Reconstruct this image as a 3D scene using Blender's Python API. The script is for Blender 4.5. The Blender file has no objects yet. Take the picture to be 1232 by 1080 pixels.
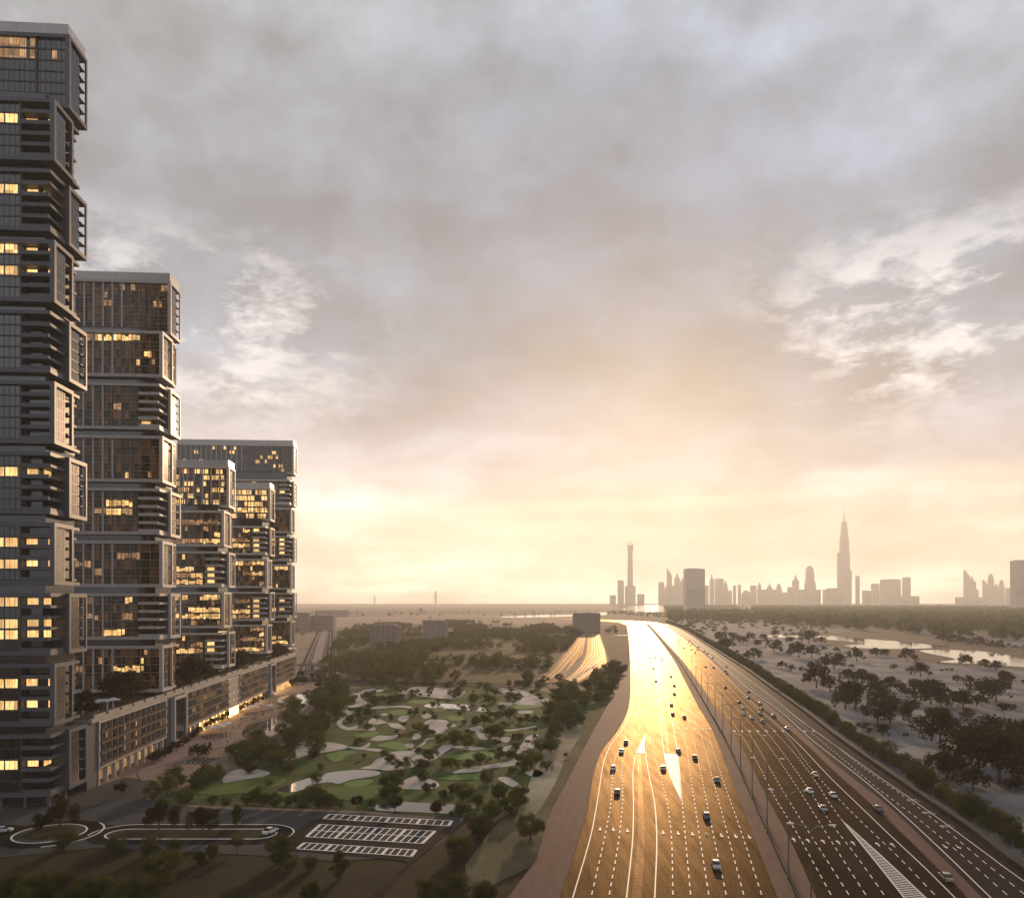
EXPO=0.2; SUN_E=4.3; GLOWK=.35; SKYK=1.0; HAZE=.0001; HAZEG=.26; ROADIOR=1.07
import bpy, math, random
import numpy as np
from mathutils import Vector
random.seed(7); R=random.random
def U(a,b): return a+(b-a)*random.random()
S=bpy.context.scene; COL=S.collection
H=63.0; F=961.0; CX=616.0; HZ=722.0
def g(px,py):
    Y=H*F/(py-HZ); return ((px-CX)*Y/F, Y)
def fr(ox,oy,s): return lambda x,y: (ox+x/s, oy+y/s)
# ---------------------------------------------------------------- mesh builder
class MB:
    def __init__(s): s.v=[]; s.f=[]; s.m=[]
    def box(s,x0,x1,y0,y1,z0,z1,m=0):
        b=len(s.v)
        s.v+=[(x0,y0,z0),(x1,y0,z0),(x1,y1,z0),(x0,y1,z0),(x0,y0,z1),(x1,y0,z1),(x1,y1,z1),(x0,y1,z1)]
        s.f+=[(b,b+3,b+2,b+1),(b+4,b+5,b+6,b+7),(b,b+1,b+5,b+4),(b+1,b+2,b+6,b+5),(b+2,b+3,b+7,b+6),(b+3,b,b+4,b+7)]
        s.m+=[m]*6
    def quad(s,a,b,c,d,m=0):
        n=len(s.v); s.v+=[a,b,c,d]; s.f.append((n,n+1,n+2,n+3)); s.m.append(m)
    def poly(s,pts,z,m=0):
        n=len(s.v); s.v+=[(p[0],p[1],z) for p in pts]; s.f.append(tuple(range(n,n+len(pts)))); s.m.append(m)
    def prism(s,pts,z0,z1,m=0):
        n=len(s.v); k=len(pts)
        s.v+=[(p[0],p[1],z0) for p in pts]+[(p[0],p[1],z1) for p in pts]
        s.f.append(tuple(range(n+k-1,n-1,-1))); s.f.append(tuple(range(n+k,n+2*k))); s.m+=[m,m]
        for i in range(k):
            j=(i+1)%k; s.f.append((n+i,n+j,n+k+j,n+k+i)); s.m.append(m)
    def tube(s,path,rad,n=7,m=0,cap=True):
        b0=len(s.v)
        for i,p in enumerate(path):
            p=Vector(p)
            a=Vector(path[max(0,i-1)]); c=Vector(path[min(len(path)-1,i+1)])
            t=(c-a).normalized()
            u=t.orthogonal().normalized() if abs(t.z)<.9 else Vector((1,0,0)).cross(t).normalized()
            w=t.cross(u)
            for k in range(n):
                A=2*math.pi*k/n; q=p+(u*math.cos(A)+w*math.sin(A))*rad[i]; s.v.append(tuple(q))
        for i in range(len(path)-1):
            for k in range(n):
                a=b0+i*n+k; b=b0+i*n+(k+1)%n; s.f.append((a,b,b+n,a+n)); s.m.append(m)
        if cap:
            s.f.append(tuple(b0+k for k in range(n-1,-1,-1))); s.m.append(m)
            e=b0+(len(path)-1)*n; s.f.append(tuple(e+k for k in range(n))); s.m.append(m)
    def mesh(s,name,mats):
        me=bpy.data.meshes.new(name); me.from_pydata(s.v,[],s.f)
        for m in (mats if isinstance(mats,(list,tuple)) else [mats]): me.materials.append(m)
        if any(s.m): me.polygons.foreach_set('material_index',s.m)
        me.update(); return me
    def build(s,name,mats,parent=None,smooth=False):
        if not s.v: return None
        me=s.mesh(name,mats)
        if smooth: me.polygons.foreach_set('use_smooth',[True]*len(me.polygons))
        return link(name,me,parent)
def each(mb,name,m,parent,nb=1):
    # every box of the builder (or every nb boxes) as a mesh of its own
    for i in range(0,len(mb.v),8*nb):
        q=MB(); q.v=mb.v[i:i+8*nb]; q.f=[tuple(a-i for a in f) for f in mb.f[i//8*6:(i//8+nb)*6]]; q.m=[0]*len(q.f); q.build(name,m,parent)
def link(name,me,parent=None,loc=None,rz=0,sc=None):
    o=bpy.data.objects.new(name,me); COL.objects.link(o)
    if parent: o.parent=parent
    if loc is not None: o.location=loc
    o.rotation_euler=(0,0,rz)
    if sc is not None: o.scale=sc if isinstance(sc,tuple) else (sc,)*3
    return o
def tag(o,label,cat,group=None,kind=None):
    o['label']=label; o['category']=cat
    if group: o['group']=group
    if kind: o['kind']=kind
    return o
def struct(o,kind='structure',label=None):
    o['kind']=kind
    if label: o['label']=label
    return o
def empty(name,loc,label,cat,group=None,rz=0,sc=None):
    o=link(name,None,None,loc,rz,sc); o.empty_display_size=.5
    return tag(o,label,cat,group)
def copy_tree(o,parent=None):
    c=o.copy(); COL.objects.link(c); c.parent=parent
    for ch in list(KIDS.get(o.name,[])): copy_tree(ch,c)
    return c
KIDS={}
def kids_of(root):
    def rec(o):
        KIDS[o.name]=list(o.children)
        for c in o.children: rec(c)
    rec(root)
# ---------------------------------------------------------------- materials
def mat(name,col,rough=.7,col2=None,nscale=1.0,bump=0,bscale=None,metal=0,spec=.5,thr=(.35,.65),emit=None,es=0,gen='Object',stretch=None,detail=5):
    m=bpy.data.materials.new(name); m.use_nodes=True; nt=m.node_tree; N=nt.nodes; L=nt.links
    b=N['Principled BSDF']; b.inputs['Base Color'].default_value=(*col,1); b.inputs['Roughness'].default_value=rough
    b.inputs['Metallic'].default_value=metal; b.inputs['Specular IOR Level'].default_value=spec
    if col2 or bump:
        tc=N.new('ShaderNodeTexCoord'); src=tc.outputs[gen]
        if stretch:
            mp=N.new('ShaderNodeMapping'); mp.inputs['Scale'].default_value=stretch; L.new(src,mp.inputs[0]); src=mp.outputs[0]
    if col2:
        n=N.new('ShaderNodeTexNoise'); n.inputs['Scale'].default_value=nscale; n.inputs['Detail'].default_value=detail; n.inputs['Roughness'].default_value=.62
        L.new(src,n.inputs['Vector'])
        r=N.new('ShaderNodeValToRGB'); r.color_ramp.elements[0].position=thr[0]; r.color_ramp.elements[1].position=thr[1]
        r.color_ramp.elements[0].color=(*col,1); r.color_ramp.elements[1].color=(*col2,1)
        L.new(n.outputs['Fac'],r.inputs[0]); L.new(r.outputs[0],b.inputs['Base Color'])
    if bump:
        n2=N.new('ShaderNodeTexNoise'); n2.inputs['Scale'].default_value=bscale or nscale*4; n2.inputs['Detail'].default_value=4
        L.new(src,n2.inputs['Vector']); bp=N.new('ShaderNodeBump'); bp.inputs['Strength'].default_value=bump; bp.inputs['Distance'].default_value=.3
        L.new(n2.outputs['Fac'],bp.inputs['Height']); L.new(bp.outputs[0],b.inputs['Normal'])
    if emit:
        b.inputs['Emission Color'].default_value=(*emit,1); b.inputs['Emission Strength'].default_value=es
        m.cycles.emission_sampling='NONE'
    return m
def leafmat(name,c1,c2,trans=.35):
    m=bpy.data.materials.new(name); m.use_nodes=True; nt=m.node_tree; N=nt.nodes; L=nt.links
    for n in list(N): N.remove(n)
    out=N.new('ShaderNodeOutputMaterial'); d=N.new('ShaderNodeBsdfDiffuse'); t=N.new('ShaderNodeBsdfTranslucent'); mx=N.new('ShaderNodeMixShader')
    ge=N.new('ShaderNodeNewGeometry'); oi=N.new('ShaderNodeObjectInfo'); tc=N.new('ShaderNodeTexCoord')
    no=N.new('ShaderNodeTexNoise'); no.inputs['Scale'].default_value=.55; L.new(tc.outputs['Object'],no.inputs['Vector'])
    a=N.new('ShaderNodeMath'); a.operation='ADD'; L.new(ge.outputs['Random Per Island'],a.inputs[0]); L.new(oi.outputs['Random'],a.inputs[1])
    a2=N.new('ShaderNodeMath'); a2.operation='MULTIPLY_ADD'; L.new(a.outputs[0],a2.inputs[0]); a2.inputs[1].default_value=.28; L.new(no.outputs['Fac'],a2.inputs[2])
    r=N.new('ShaderNodeValToRGB'); r.color_ramp.elements[0].position=.45; r.color_ramp.elements[1].position=1.05
    r.color_ramp.elements[0].color=(*c1,1); r.color_ramp.elements[1].color=(*c2,1); r.color_ramp.elements[1].position=1.0
    L.new(a2.outputs[0],r.inputs[0]); L.new(r.outputs[0],d.inputs[0]); L.new(r.outputs[0],t.inputs[0])
    mx.inputs[0].default_value=trans; L.new(d.outputs[0],mx.inputs[1]); L.new(t.outputs[0],mx.inputs[2]); L.new(mx.outputs[0],out.inputs[0])
    return m
def glassmat(name,base,curt,cell=(1.5,1.5,3.6),off=(0,0,0),rough=.1,p=.55,spec=.5,ior=2.1):
    # reflective facade glass over rooms: each pane shows a darker room or a drawn blind
    m=mat(name,base,rough,spec=spec); nt=m.node_tree; N=nt.nodes; L=nt.links; b=N['Principled BSDF']; b.inputs['IOR'].default_value=ior
    tc=N.new('ShaderNodeTexCoord'); mp=N.new('ShaderNodeMapping'); mp.inputs['Scale'].default_value=[1/c for c in cell]; mp.inputs['Location'].default_value=off
    L.new(tc.outputs['Object'],mp.inputs[0]); fl=N.new('ShaderNodeVectorMath'); fl.operation='FLOOR'; L.new(mp.outputs[0],fl.inputs[0])
    w=N.new('ShaderNodeTexWhiteNoise'); w.noise_dimensions='3D'; L.new(fl.outputs[0],w.inputs['Vector'])
    r=N.new('ShaderNodeValToRGB'); r.color_ramp.elements[0].position=p; r.color_ramp.elements[1].position=1
    r.color_ramp.elements[0].color=(*base,1); r.color_ramp.elements[1].color=(*curt,1); L.new(w.outputs['Value'],r.inputs[0]); L.new(r.outputs[0],b.inputs['Base Color'])
    no=N.new('ShaderNodeTexNoise'); no.inputs['Scale'].default_value=.35; L.new(tc.outputs['Object'],no.inputs['Vector'])
    bp=N.new('ShaderNodeBump'); bp.inputs['Strength'].default_value=.05; bp.inputs['Distance'].default_value=.2; L.new(no.outputs['Fac'],bp.inputs['Height']); L.new(bp.outputs[0],b.inputs['Normal'])
    return m
def litmat(name,c1,c2,st):
    m=bpy.data.materials.new(name); m.use_nodes=True; nt=m.node_tree; N=nt.nodes; L=nt.links; b=N['Principled BSDF']
    b.inputs['Base Color'].default_value=(.2,.12,.06,1); b.inputs['Roughness'].default_value=.2
    tc=N.new('ShaderNodeTexCoord'); mp=N.new('ShaderNodeMapping'); mp.inputs['Scale'].default_value=(1.6,1.6,.25); L.new(tc.outputs['Object'],mp.inputs[0])
    no=N.new('ShaderNodeTexNoise'); no.inputs['Scale'].default_value=1.3; no.inputs['Detail'].default_value=3; L.new(mp.outputs[0],no.inputs['Vector'])
    r=N.new('ShaderNodeValToRGB'); r.color_ramp.elements[0].position=.35; r.color_ramp.elements[1].position=.62
    r.color_ramp.elements[0].color=(*c2,1); r.color_ramp.elements[1].color=(*c1,1)
    L.new(no.outputs['Fac'],r.inputs[0]); L.new(r.outputs[0],b.inputs['Emission Color'])
    m2=N.new('ShaderNodeMapping'); m2.inputs['Scale'].default_value=(1/3.1,1/5.2,1/3.6); L.new(tc.outputs['Object'],m2.inputs[0]); fl=N.new('ShaderNodeVectorMath'); fl.operation='FLOOR'; L.new(m2.outputs[0],fl.inputs[0])
    wn=N.new('ShaderNodeTexWhiteNoise'); L.new(fl.outputs[0],wn.inputs['Vector']); ma=N.new('ShaderNodeMath'); ma.operation='MULTIPLY_ADD'; L.new(wn.outputs['Value'],ma.inputs[0]); ma.inputs[1].default_value=st*.9; ma.inputs[2].default_value=st*.4
    L.new(ma.outputs[0],b.inputs['Emission Strength'])
    m.cycles.emission_sampling='NONE'; return m
M={}
M['frame']=mat('facade_metal_grey',(.068,.072,.088),.5,(.082,.085,.10),.3)
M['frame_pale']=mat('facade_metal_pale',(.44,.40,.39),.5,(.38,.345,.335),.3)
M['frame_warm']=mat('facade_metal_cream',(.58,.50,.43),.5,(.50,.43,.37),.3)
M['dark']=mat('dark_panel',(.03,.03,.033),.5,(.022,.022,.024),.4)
M['slab']=mat('balcony_slab',(.08,.083,.098),.55,(.066,.068,.08),.5)
M['wall']=mat('grey_cladding',(.06,.063,.074),.5,(.07,.073,.084),.2)
M['bronze']=mat('bronze_metal',(.26,.17,.10),.45,metal=.2)
M['mull']=mat('dark_mullion',(.03,.03,.032),.4)
M['cap']=mat('brushed_roof_metal',(.5,.48,.46),.35,(.42,.4,.39),.6,metal=.3)
M['glass']=glassmat('grey_facade_glass',(.008,.009,.012),(.022,.023,.028),ior=1.85)
M['glass2']=glassmat('bronze_facade_glass',(.014,.009,.006),(.34,.15,.055),cell=(1.7,1.7,3.6),ior=1.45,p=.42)  # warm pane tones also stand in for sunset reflections
M['glass3']=glassmat('sunset_toned_glass',(.03,.018,.010),(.40,.24,.12),cell=(1.6,1.6,3.4),p=.4,ior=1.5)  # lighter amber panes: sunset reflection put into the glass colour
M['side']=mat('mirrored_side_glass',(.52,.43,.37),.14,(.34,.28,.25),.5,metal=.75)
M['lit']=litmat('lit_room',(1,.66,.26),(.7,.32,.08),1.4)
M['litdim']=litmat('dim_lit_room',(.62,.34,.15),(.2,.09,.035),.8)
M['shop']=litmat('lit_shopfront',(1,.62,.22),(.8,.36,.08),9.0)
M['shopdim']=litmat('dim_shopfront',(1,.6,.26),(.35,.16,.06),.55)
M['planter']=mat('rust_planter',(.055,.022,.012),.8,(.04,.024,.012),1.5)
M['stone']=mat('pale_stone',(.36,.30,.27),.7,(.29,.25,.22),.25)
M['leaf']=leafmat('broad_foliage',(.030,.040,.010),(.15,.15,.036))
M['leaf_dark']=leafmat('dark_foliage',(.022,.016,.007),(.062,.042,.016),.2)
M['leaf_olive']=leafmat('olive_foliage',(.034,.036,.010),(.13,.12,.034))
M['bark']=mat('bark',(.06,.04,.028),.9,(.09,.065,.045),2)
M['white']=mat('white_paint',(.75,.74,.72),.5)
M['steel']=mat('galvanised_steel',(.16,.155,.15),.45,metal=.5)
M['lamp']=mat('lamp_glass',(.7,.7,.68),.3)
M['black']=mat('black_rubber',(.02,.02,.02),.7)
M['carglass']=mat('car_glass',(.015,.017,.02),.08,spec=.8)
# ---------------------------------------------------------------- smooth curves
def smooth_closed(pts,k=4):
    n=len(pts); out=[]
    for i in range(n):
        p0,p1,p2,p3=[np.array(pts[(i+j-1)%n],float) for j in range(4)]
        for t in np.arange(k)/k:
            out.append(tuple(.5*((2*p1)+(-p0+p2)*t+(2*p0-5*p1+4*p2-p3)*t*t+(-p0+3*p1-3*p2+p3)*t**3)))
    return out
from mathutils.geometry import tessellate_polygon
def flat(name,pts,z,m,parent=None,kind='structure',label=None,sub=None):
    # a flat sheet with the given outline
    v=[Vector((p[0],p[1],0)) for p in pts]; tr=tessellate_polygon([v])
    me=bpy.data.meshes.new(name)
    fs=[]
    for t in tr:
        a,b,c=[v[i] for i in t]
        fs.append(t if (b-a).cross(c-a).z>0 else (t[0],t[2],t[1]))
    me.from_pydata([(p[0],p[1],z) for p in pts],[],fs); me.materials.append(m); me.update()
    o=link(name,me,parent)
    if kind: struct(o,kind,label)
    return o
def curve(pxs):
    # a line over the ground: X as a smooth function of Y, from points seen in the photograph
    w=sorted([(g(*p)[1],g(*p)[0]) for p in pxs]); Y=np.array([a for a,_ in w]); X=np.array([b for _,b in w])
    # fit in 1/Y-friendly variable
    t=np.log(Y); d=np.gradient(X,Y)
    def f(y):
        y=np.asarray(y,float); i=np.clip(np.searchsorted(Y,y)-1,0,len(Y)-2)
        h=Y[i+1]-Y[i]; s=(y-Y[i])/h
        ext=(y<Y[0])|(y>Y[-1])
        h00=2*s**3-3*s**2+1; h10=s**3-2*s**2+s; h01=-2*s**3+3*s**2; h11=s**3-s**2
        # limited tangents
        sl=(X[i+1]-X[i])/h
        r=h00*X[i]+h10*h*d[i]+h01*X[i+1]+h11*h*d[i+1]
        lo=X[0]+(y-Y[0])*(X[1]-X[0])/(Y[1]-Y[0]); hi=X[-1]+(y-Y[-1])*(X[-1]-X[-2])/(Y[-1]-Y[-2])
        return np.where(y<Y[0],lo,np.where(y>Y[-1],hi,r))
    return f
def strip(name,fa,fb,y0,y1,z,m,n=90,label=None):
    ys=np.exp(np.linspace(math.log(y0),math.log(y1),n)); a=fa(ys); b=fb(ys)
    mb=MB()
    for i,y in enumerate(ys): mb.v+=[(a[i],y,z),(b[i],y,z)]
    for i in range(n-1): mb.f.append((2*i,2*i+1,2*i+3,2*i+2)); mb.m.append(0)
    o=mb.build(name,m); struct(o,'structure',label); return o
def line_into(mb,f,y0,y1,z,w=.26,dash=None,far=800):
    y=y0
    if dash:
        while y<min(y1,far):
            a=float(f(y)); b=float(f(y+dash[0])); mb.quad((a-w/2,y,z),(a+w/2,y,z),(b+w/2,y+dash[0],z),(b-w/2,y+dash[0],z)); y+=dash[0]+dash[1]
        w*=.6
    while y<y1:
        st=max(6,y*.03); e=min(y+st,y1); a=float(f(y)); b=float(f(e)); mb.quad((a-w/2,y,z),(a+w/2,y,z),(b+w/2,e,z),(b-w/2,e,z)); y=e
# ================================================================= camera, sun, sky
cam=bpy.data.cameras.new('camera'); co=bpy.data.objects.new('camera',cam); COL.objects.link(co); S.camera=co
co.location=(0,0,H); co.rotation_euler=(math.radians(90),0,0)
cam.sensor_width=36; cam.lens=36*F/1232; cam.shift_y=(HZ-540)/1232; cam.clip_start=1; cam.clip_end=90000
S.render.resolution_x=1024; S.render.resolution_y=897
S.view_settings.view_transform='Standard'; S.view_settings.look='None'; S.view_settings.exposure=EXPO; S.view_settings.gamma=1
S.cycles.use_denoising=True; S.cycles.max_bounces=6; S.cycles.diffuse_bounces=2; S.cycles.glossy_bounces=3; S.cycles.transmission_bounces=3; S.cycles.volume_bounces=1
S.cycles.sample_clamp_indirect=4; S.cycles.caustics_reflective=False; S.cycles.caustics_refractive=False
SUN_EL=math.radians(11.5); SUN_AZ=math.radians(9.8)   # azimuth clockwise from +Y
sd=Vector((math.sin(SUN_AZ)*math.cos(SUN_EL),math.cos(SUN_AZ)*math.cos(SUN_EL),math.sin(SUN_EL)))
sl=bpy.data.lights.new('sun','SUN'); sl.energy=SUN_E; sl.angle=math.radians(.8); sl.color=(1,.66,.38)
so=bpy.data.objects.new('sun',sl); COL.objects.link(so); so.rotation_euler=(-sd).to_track_quat('-Z','Y').to_euler()
W=bpy.data.worlds.new('World'); S.world=W; W.use_nodes=True; nt=W.node_tree; N=nt.nodes; L=nt.links
bg=N['Background']; bg.inputs['Strength'].default_value=.1
sky=N.new('ShaderNodeTexSky'); sky.sky_type='NISHITA'; sky.sun_disc=False; sky.sun_elevation=SUN_EL; sky.sun_rotation=SUN_AZ; sky.air_density=1.5; sky.dust_density=4
def nd(t,**k):
    n=N.new(t)
    for a,b in k.items(): setattr(n,a,b)
    return n
def mth(op,a,b=None,c=None,clamp=False):
    n=nd('ShaderNodeMath',operation=op); n.use_clamp=clamp
    for i,v in enumerate((a,b,c)):
        if v is None: continue
        if isinstance(v,(int,float)): n.inputs[i].default_value=v
        else: L.new(v,n.inputs[i])
    return n.outputs[0]
def ramp(fac,els,interp='LINEAR'):
    r=nd('ShaderNodeValToRGB'); r.color_ramp.interpolation=interp; e=r.color_ramp.elements
    while len(e)<len(els): e.new(.5)
    for i,(p,c) in enumerate(els): e[i].position=p; e[i].color=(*c,1) if len(c)==3 else c
    L.new(fac,r.inputs[0]); return r.outputs[0]
def mixc(f,a,b,bt='MIX',clamp=False):
    n=nd('ShaderNodeMix',data_type='RGBA',blend_type=bt)
    for i,v in ((0,f),(6,a),(7,b)):
        if isinstance(v,(int,float)): n.inputs[i].default_value=v
        elif isinstance(v,tuple): n.inputs[i].default_value=(*v,1)
        else: L.new(v,n.inputs[i])
    return n.outputs[2]
tc=nd('ShaderNodeTexCoord'); sp=nd('ShaderNodeSeparateXYZ'); L.new(tc.outputs['Generated'],sp.inputs[0])
x,y,z=sp.outputs; zz=mth('MAXIMUM',z,0.0)
den=mth('ADD',zz,.16); cx_=mth('DIVIDE',x,den); cy_=mth('DIVIDE',y,den)
cv=nd('ShaderNodeCombineXYZ'); L.new(cx_,cv.inputs[0]); L.new(cy_,cv.inputs[1])
def noise(vec,sc,det,ro,dist=0,off=(0,0,0),scl=(1,1,1)):
    mp=nd('ShaderNodeMapping'); mp.inputs['Location'].default_value=off; mp.inputs['Scale'].default_value=scl; L.new(vec,mp.inputs[0])
    n=nd('ShaderNodeTexNoise'); n.inputs['Scale'].default_value=sc; n.inputs['Detail'].default_value=det; n.inputs['Roughness'].default_value=ro; n.inputs['Distortion'].default_value=dist
    L.new(mp.outputs[0],n.inputs['Vector']); return n.outputs['Fac']
base=ramp(zz,[(0,(2.4,2.05,1.45)),(.045,(2.3,1.95,1.40)),(.10,(1.3,1.14,.92)),(.155,(.70,.655,.68)),(.215,(.45,.46,.52)),(.30,(.245,.31,.39)),(.42,(.265,.305,.36)),(.60,(.42,.44,.46)),(1,(.30,.33,.37))])
big=noise(cv.outputs[0],.62,9,.55,.15,(3.1,1.7,0)); fine=noise(cv.outputs[0],2.2,12,.60,.2,(7.3,2.2,4))
v1=ramp(big,[(.34,(.66,)*3),(.46,(.84,)*3),(.56,(1.10,)*3),(.68,(1.5,)*3)])
v2=ramp(fine,[(.34,(.88,)*3),(.5,(1.0,)*3),(.68,(1.18,)*3)])
an_=nd('ShaderNodeCombineXYZ'); L.new(x,an_.inputs[0]); L.new(mth('MULTIPLY',z,1.5),an_.inputs[1]); L.new(y,an_.inputs[2])
v3=ramp(noise(an_.outputs[0],9,9,.58,.1,(1.3,8.2,1)),[(.36,(.80,)*3),(.5,(1.0,)*3),(.64,(1.22,)*3)])
cl=mixc(1.0,mixc(1.0,mixc(1.0,base,v1,'MULTIPLY'),v2,'MULTIPLY'),v3,'MULTIPLY')
dq=nd('ShaderNodeVectorMath',operation='DOT_PRODUCT'); L.new(tc.outputs['Generated'],dq.inputs[0]); dq.inputs[1].default_value=tuple(Vector((math.sin(SUN_AZ),math.cos(SUN_AZ),.42)).normalized())
cl=mixc(mth('MULTIPLY',mth('POWER',mth('MAXIMUM',dq.outputs['Value'],0),12),.75),cl,mixc(1.0,cl,(.50,.66,.92),'MULTIPLY'))
# bright broken cloud edges low on the right and behind the towers on the left
sband=ramp(zz,[(.17,(0,)*3),(.24,(1,)*3),(.33,(1,)*3),(.42,(0,)*3)])
brk=ramp(noise(an_.outputs[0],9,13,.68,.1,(1.4,5.2,2),(1,1.5,1)),[(.475,(0,)*3),(.60,(1,)*3)])
side=ramp(mth('ABSOLUTE',mth('SUBTRACT',mth('DIVIDE',x,mth('MAXIMUM',y,.05)),.06)),[(.18,(0,)*3),(.38,(1,)*3)])
front=mth('GREATER_THAN',y,0)
bm=mth('MULTIPLY',mth('MULTIPLY',mth('MULTIPLY',sband,brk),side),mth('MULTIPLY',front,.8))
cl=mixc(bm,cl,(1.0,1.0,1.03))
# thin bright strata near the horizon
az=nd('ShaderNodeCombineXYZ'); L.new(x,az.inputs[0]); L.new(mth('MULTIPLY',z,17.0),az.inputs[1])
st=ramp(noise(az.outputs[0],1.0,7,.5,.25,(2.3,.12,0)),[(.475,(0,)*3),(.60,(1,)*3)])
stb=ramp(zz,[(.06,(0,)*3),(.085,(1,)*3),(.125,(1,)*3),(.17,(0,)*3)])
cl=mixc(mth('MULTIPLY',mth('MULTIPLY',st,stb),mth('MULTIPLY',front,.3)),cl,(2.0,1.7,1.25))
# glow of the hidden sun
dp=nd('ShaderNodeVectorMath',operation='DOT_PRODUCT'); L.new(tc.outputs['Generated'],dp.inputs[0]); dp.inputs[1].default_value=tuple(Vector((math.sin(SUN_AZ),math.cos(SUN_AZ),.03)).normalized())
gl=mth('POWER',mth('MAXIMUM',dp.outputs['Value'],0),30)
gl=mth('MULTIPLY',gl,ramp(zz,[(0,(1,)*3),(.16,(0,)*3)]))
glc=mixc(mth('MULTIPLY',gl,GLOWK),(0,0,0),(1.0,.74,.46))
cl=mixc(1.0,cl,glc,'ADD')
# away from the sunset the low sky is cool and grey
bk=ramp(zz,[(0,(.46,.50,.58)),(.3,(.50,.53,.58)),(.6,(.42,.45,.50)),(1,(.32,.35,.38))]); bk=mixc(1.0,bk,v1,'MULTIPLY')
cl=mixc(ramp(mth('MULTIPLY_ADD',y,.5,.5),[(.40,(0,)*3),(.72,(1,)*3)]),bk,cl)
cl10=mixc(1.0,cl,(10*SKYK,)*3,'MULTIPLY')
fin=mixc(.93,sky.outputs[0],cl10)
L.new(fin,bg.inputs['Color'])
# ================================================================= haze
hz=bpy.data.materials.new('haze'); hz.use_nodes=True; n_=hz.node_tree; n_.nodes.remove(n_.nodes['Principled BSDF'])
pv=n_.nodes.new('ShaderNodeVolumePrincipled'); pv.inputs['Color'].default_value=(1,.97,.92,1); pv.inputs['Density'].default_value=HAZE; pv.inputs['Anisotropy'].default_value=HAZEG
n_.links.new(pv.outputs[0],n_.nodes['Material Output'].inputs['Volume'])
mb=MB(); mb.box(-15500,15500,-1500,16500,-1.5,1320); ho=mb.build('haze',hz); struct(ho,'stuff','warm evening haze over the whole plain')
# ================================================================= ground
def Fp(fr_,pts): return [g(*fr_(*p)) for p in pts]
m_desert=mat('desert_ground',(.20,.145,.105),.95,(.27,.20,.15),.004,detail=8,spec=.1)
m_field=mat('dry_grass_field',(.020,.016,.007),.95,(.036,.028,.012),.06,bump=.5,bscale=1.2,detail=8,spec=.1)
m_verge=mat('verge_grass',(.05,.044,.015),.95,(.12,.105,.065),.035,detail=7,spec=.1)
m_wood=mat('woodland_floor',(.055,.045,.018),.95,(.11,.08,.035),.02,detail=7,spec=.1)
m_plain=mat('sandy_scrubland',(.12,.118,.125),.95,(.25,.235,.235),.022,bump=.6,bscale=.12,detail=8,thr=(.38,.62),spec=.1)
m_mud=mat('mud_bank',(.10,.07,.05),.9,(.15,.11,.08),.01,spec=.1)
m_water=mat('still_water',(.02,.024,.028),.06,spec=.9,bump=.03,bscale=.4)
m_grass=mat('fairway_grass',(.022,.044,.009),.95,(.075,.10,.028),.05,bump=.2,bscale=1.5,detail=8,spec=.1)
m_green=mat('putting_green',(.10,.18,.05),.9,(.13,.21,.06),.05,spec=.1)
m_green2=mat('mown_green',(.07,.11,.024),.9,(.10,.13,.032),.05,spec=.1)
m_sand=mat('bunker_sand',(.38,.335,.30),.95,(.56,.50,.45),.09,bump=.5,bscale=.25,spec=.1)
m_sand2=mat('drifted_sand',(.30,.27,.22),.95,(.16,.145,.08),.02,bump=.4,bscale=.3,thr=(.4,.6),detail=8,spec=.1)
m_paving=mat('plaza_paving',(.040,.041,.045),.8,(.062,.062,.066),.03,detail=8,stretch=(1,.35,1),spec=.1)
m_prom=mat('promenade_paving',(.22,.165,.14),.75,(.28,.21,.18),.08,spec=.1)
m_asph=mat('gold_sheen_asphalt',(.028,.015,.008),.42,(.048,.025,.012),.09,bump=.25,bscale=2.6,spec=.5,detail=8,stretch=(1.2,.6,1))

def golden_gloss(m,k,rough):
    # gold of the low sun put into the sheen's colour; grows towards grazing view
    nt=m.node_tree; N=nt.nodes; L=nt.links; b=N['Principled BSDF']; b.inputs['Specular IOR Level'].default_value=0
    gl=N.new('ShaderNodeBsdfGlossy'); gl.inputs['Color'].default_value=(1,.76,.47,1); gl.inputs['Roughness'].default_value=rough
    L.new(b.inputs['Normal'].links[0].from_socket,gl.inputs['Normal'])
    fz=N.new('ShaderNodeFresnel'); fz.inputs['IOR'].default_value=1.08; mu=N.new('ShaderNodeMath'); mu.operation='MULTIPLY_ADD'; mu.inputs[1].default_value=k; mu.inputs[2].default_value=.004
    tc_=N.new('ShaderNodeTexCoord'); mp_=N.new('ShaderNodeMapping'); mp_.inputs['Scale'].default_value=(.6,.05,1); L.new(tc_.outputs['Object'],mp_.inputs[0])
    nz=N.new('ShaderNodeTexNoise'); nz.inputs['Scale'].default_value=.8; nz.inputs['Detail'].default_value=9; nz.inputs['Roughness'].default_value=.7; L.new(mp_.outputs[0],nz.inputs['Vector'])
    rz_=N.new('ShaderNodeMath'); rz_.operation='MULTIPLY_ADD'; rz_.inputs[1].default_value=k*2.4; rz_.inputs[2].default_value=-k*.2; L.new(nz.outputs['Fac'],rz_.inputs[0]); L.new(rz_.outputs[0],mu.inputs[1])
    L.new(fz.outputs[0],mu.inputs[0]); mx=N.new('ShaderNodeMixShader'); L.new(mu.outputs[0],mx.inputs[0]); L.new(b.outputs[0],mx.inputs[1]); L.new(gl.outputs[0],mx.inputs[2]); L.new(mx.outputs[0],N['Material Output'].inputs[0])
golden_gloss(m_asph,.46,.44)  # sun's gold put into this asphalt's gloss colour
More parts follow.
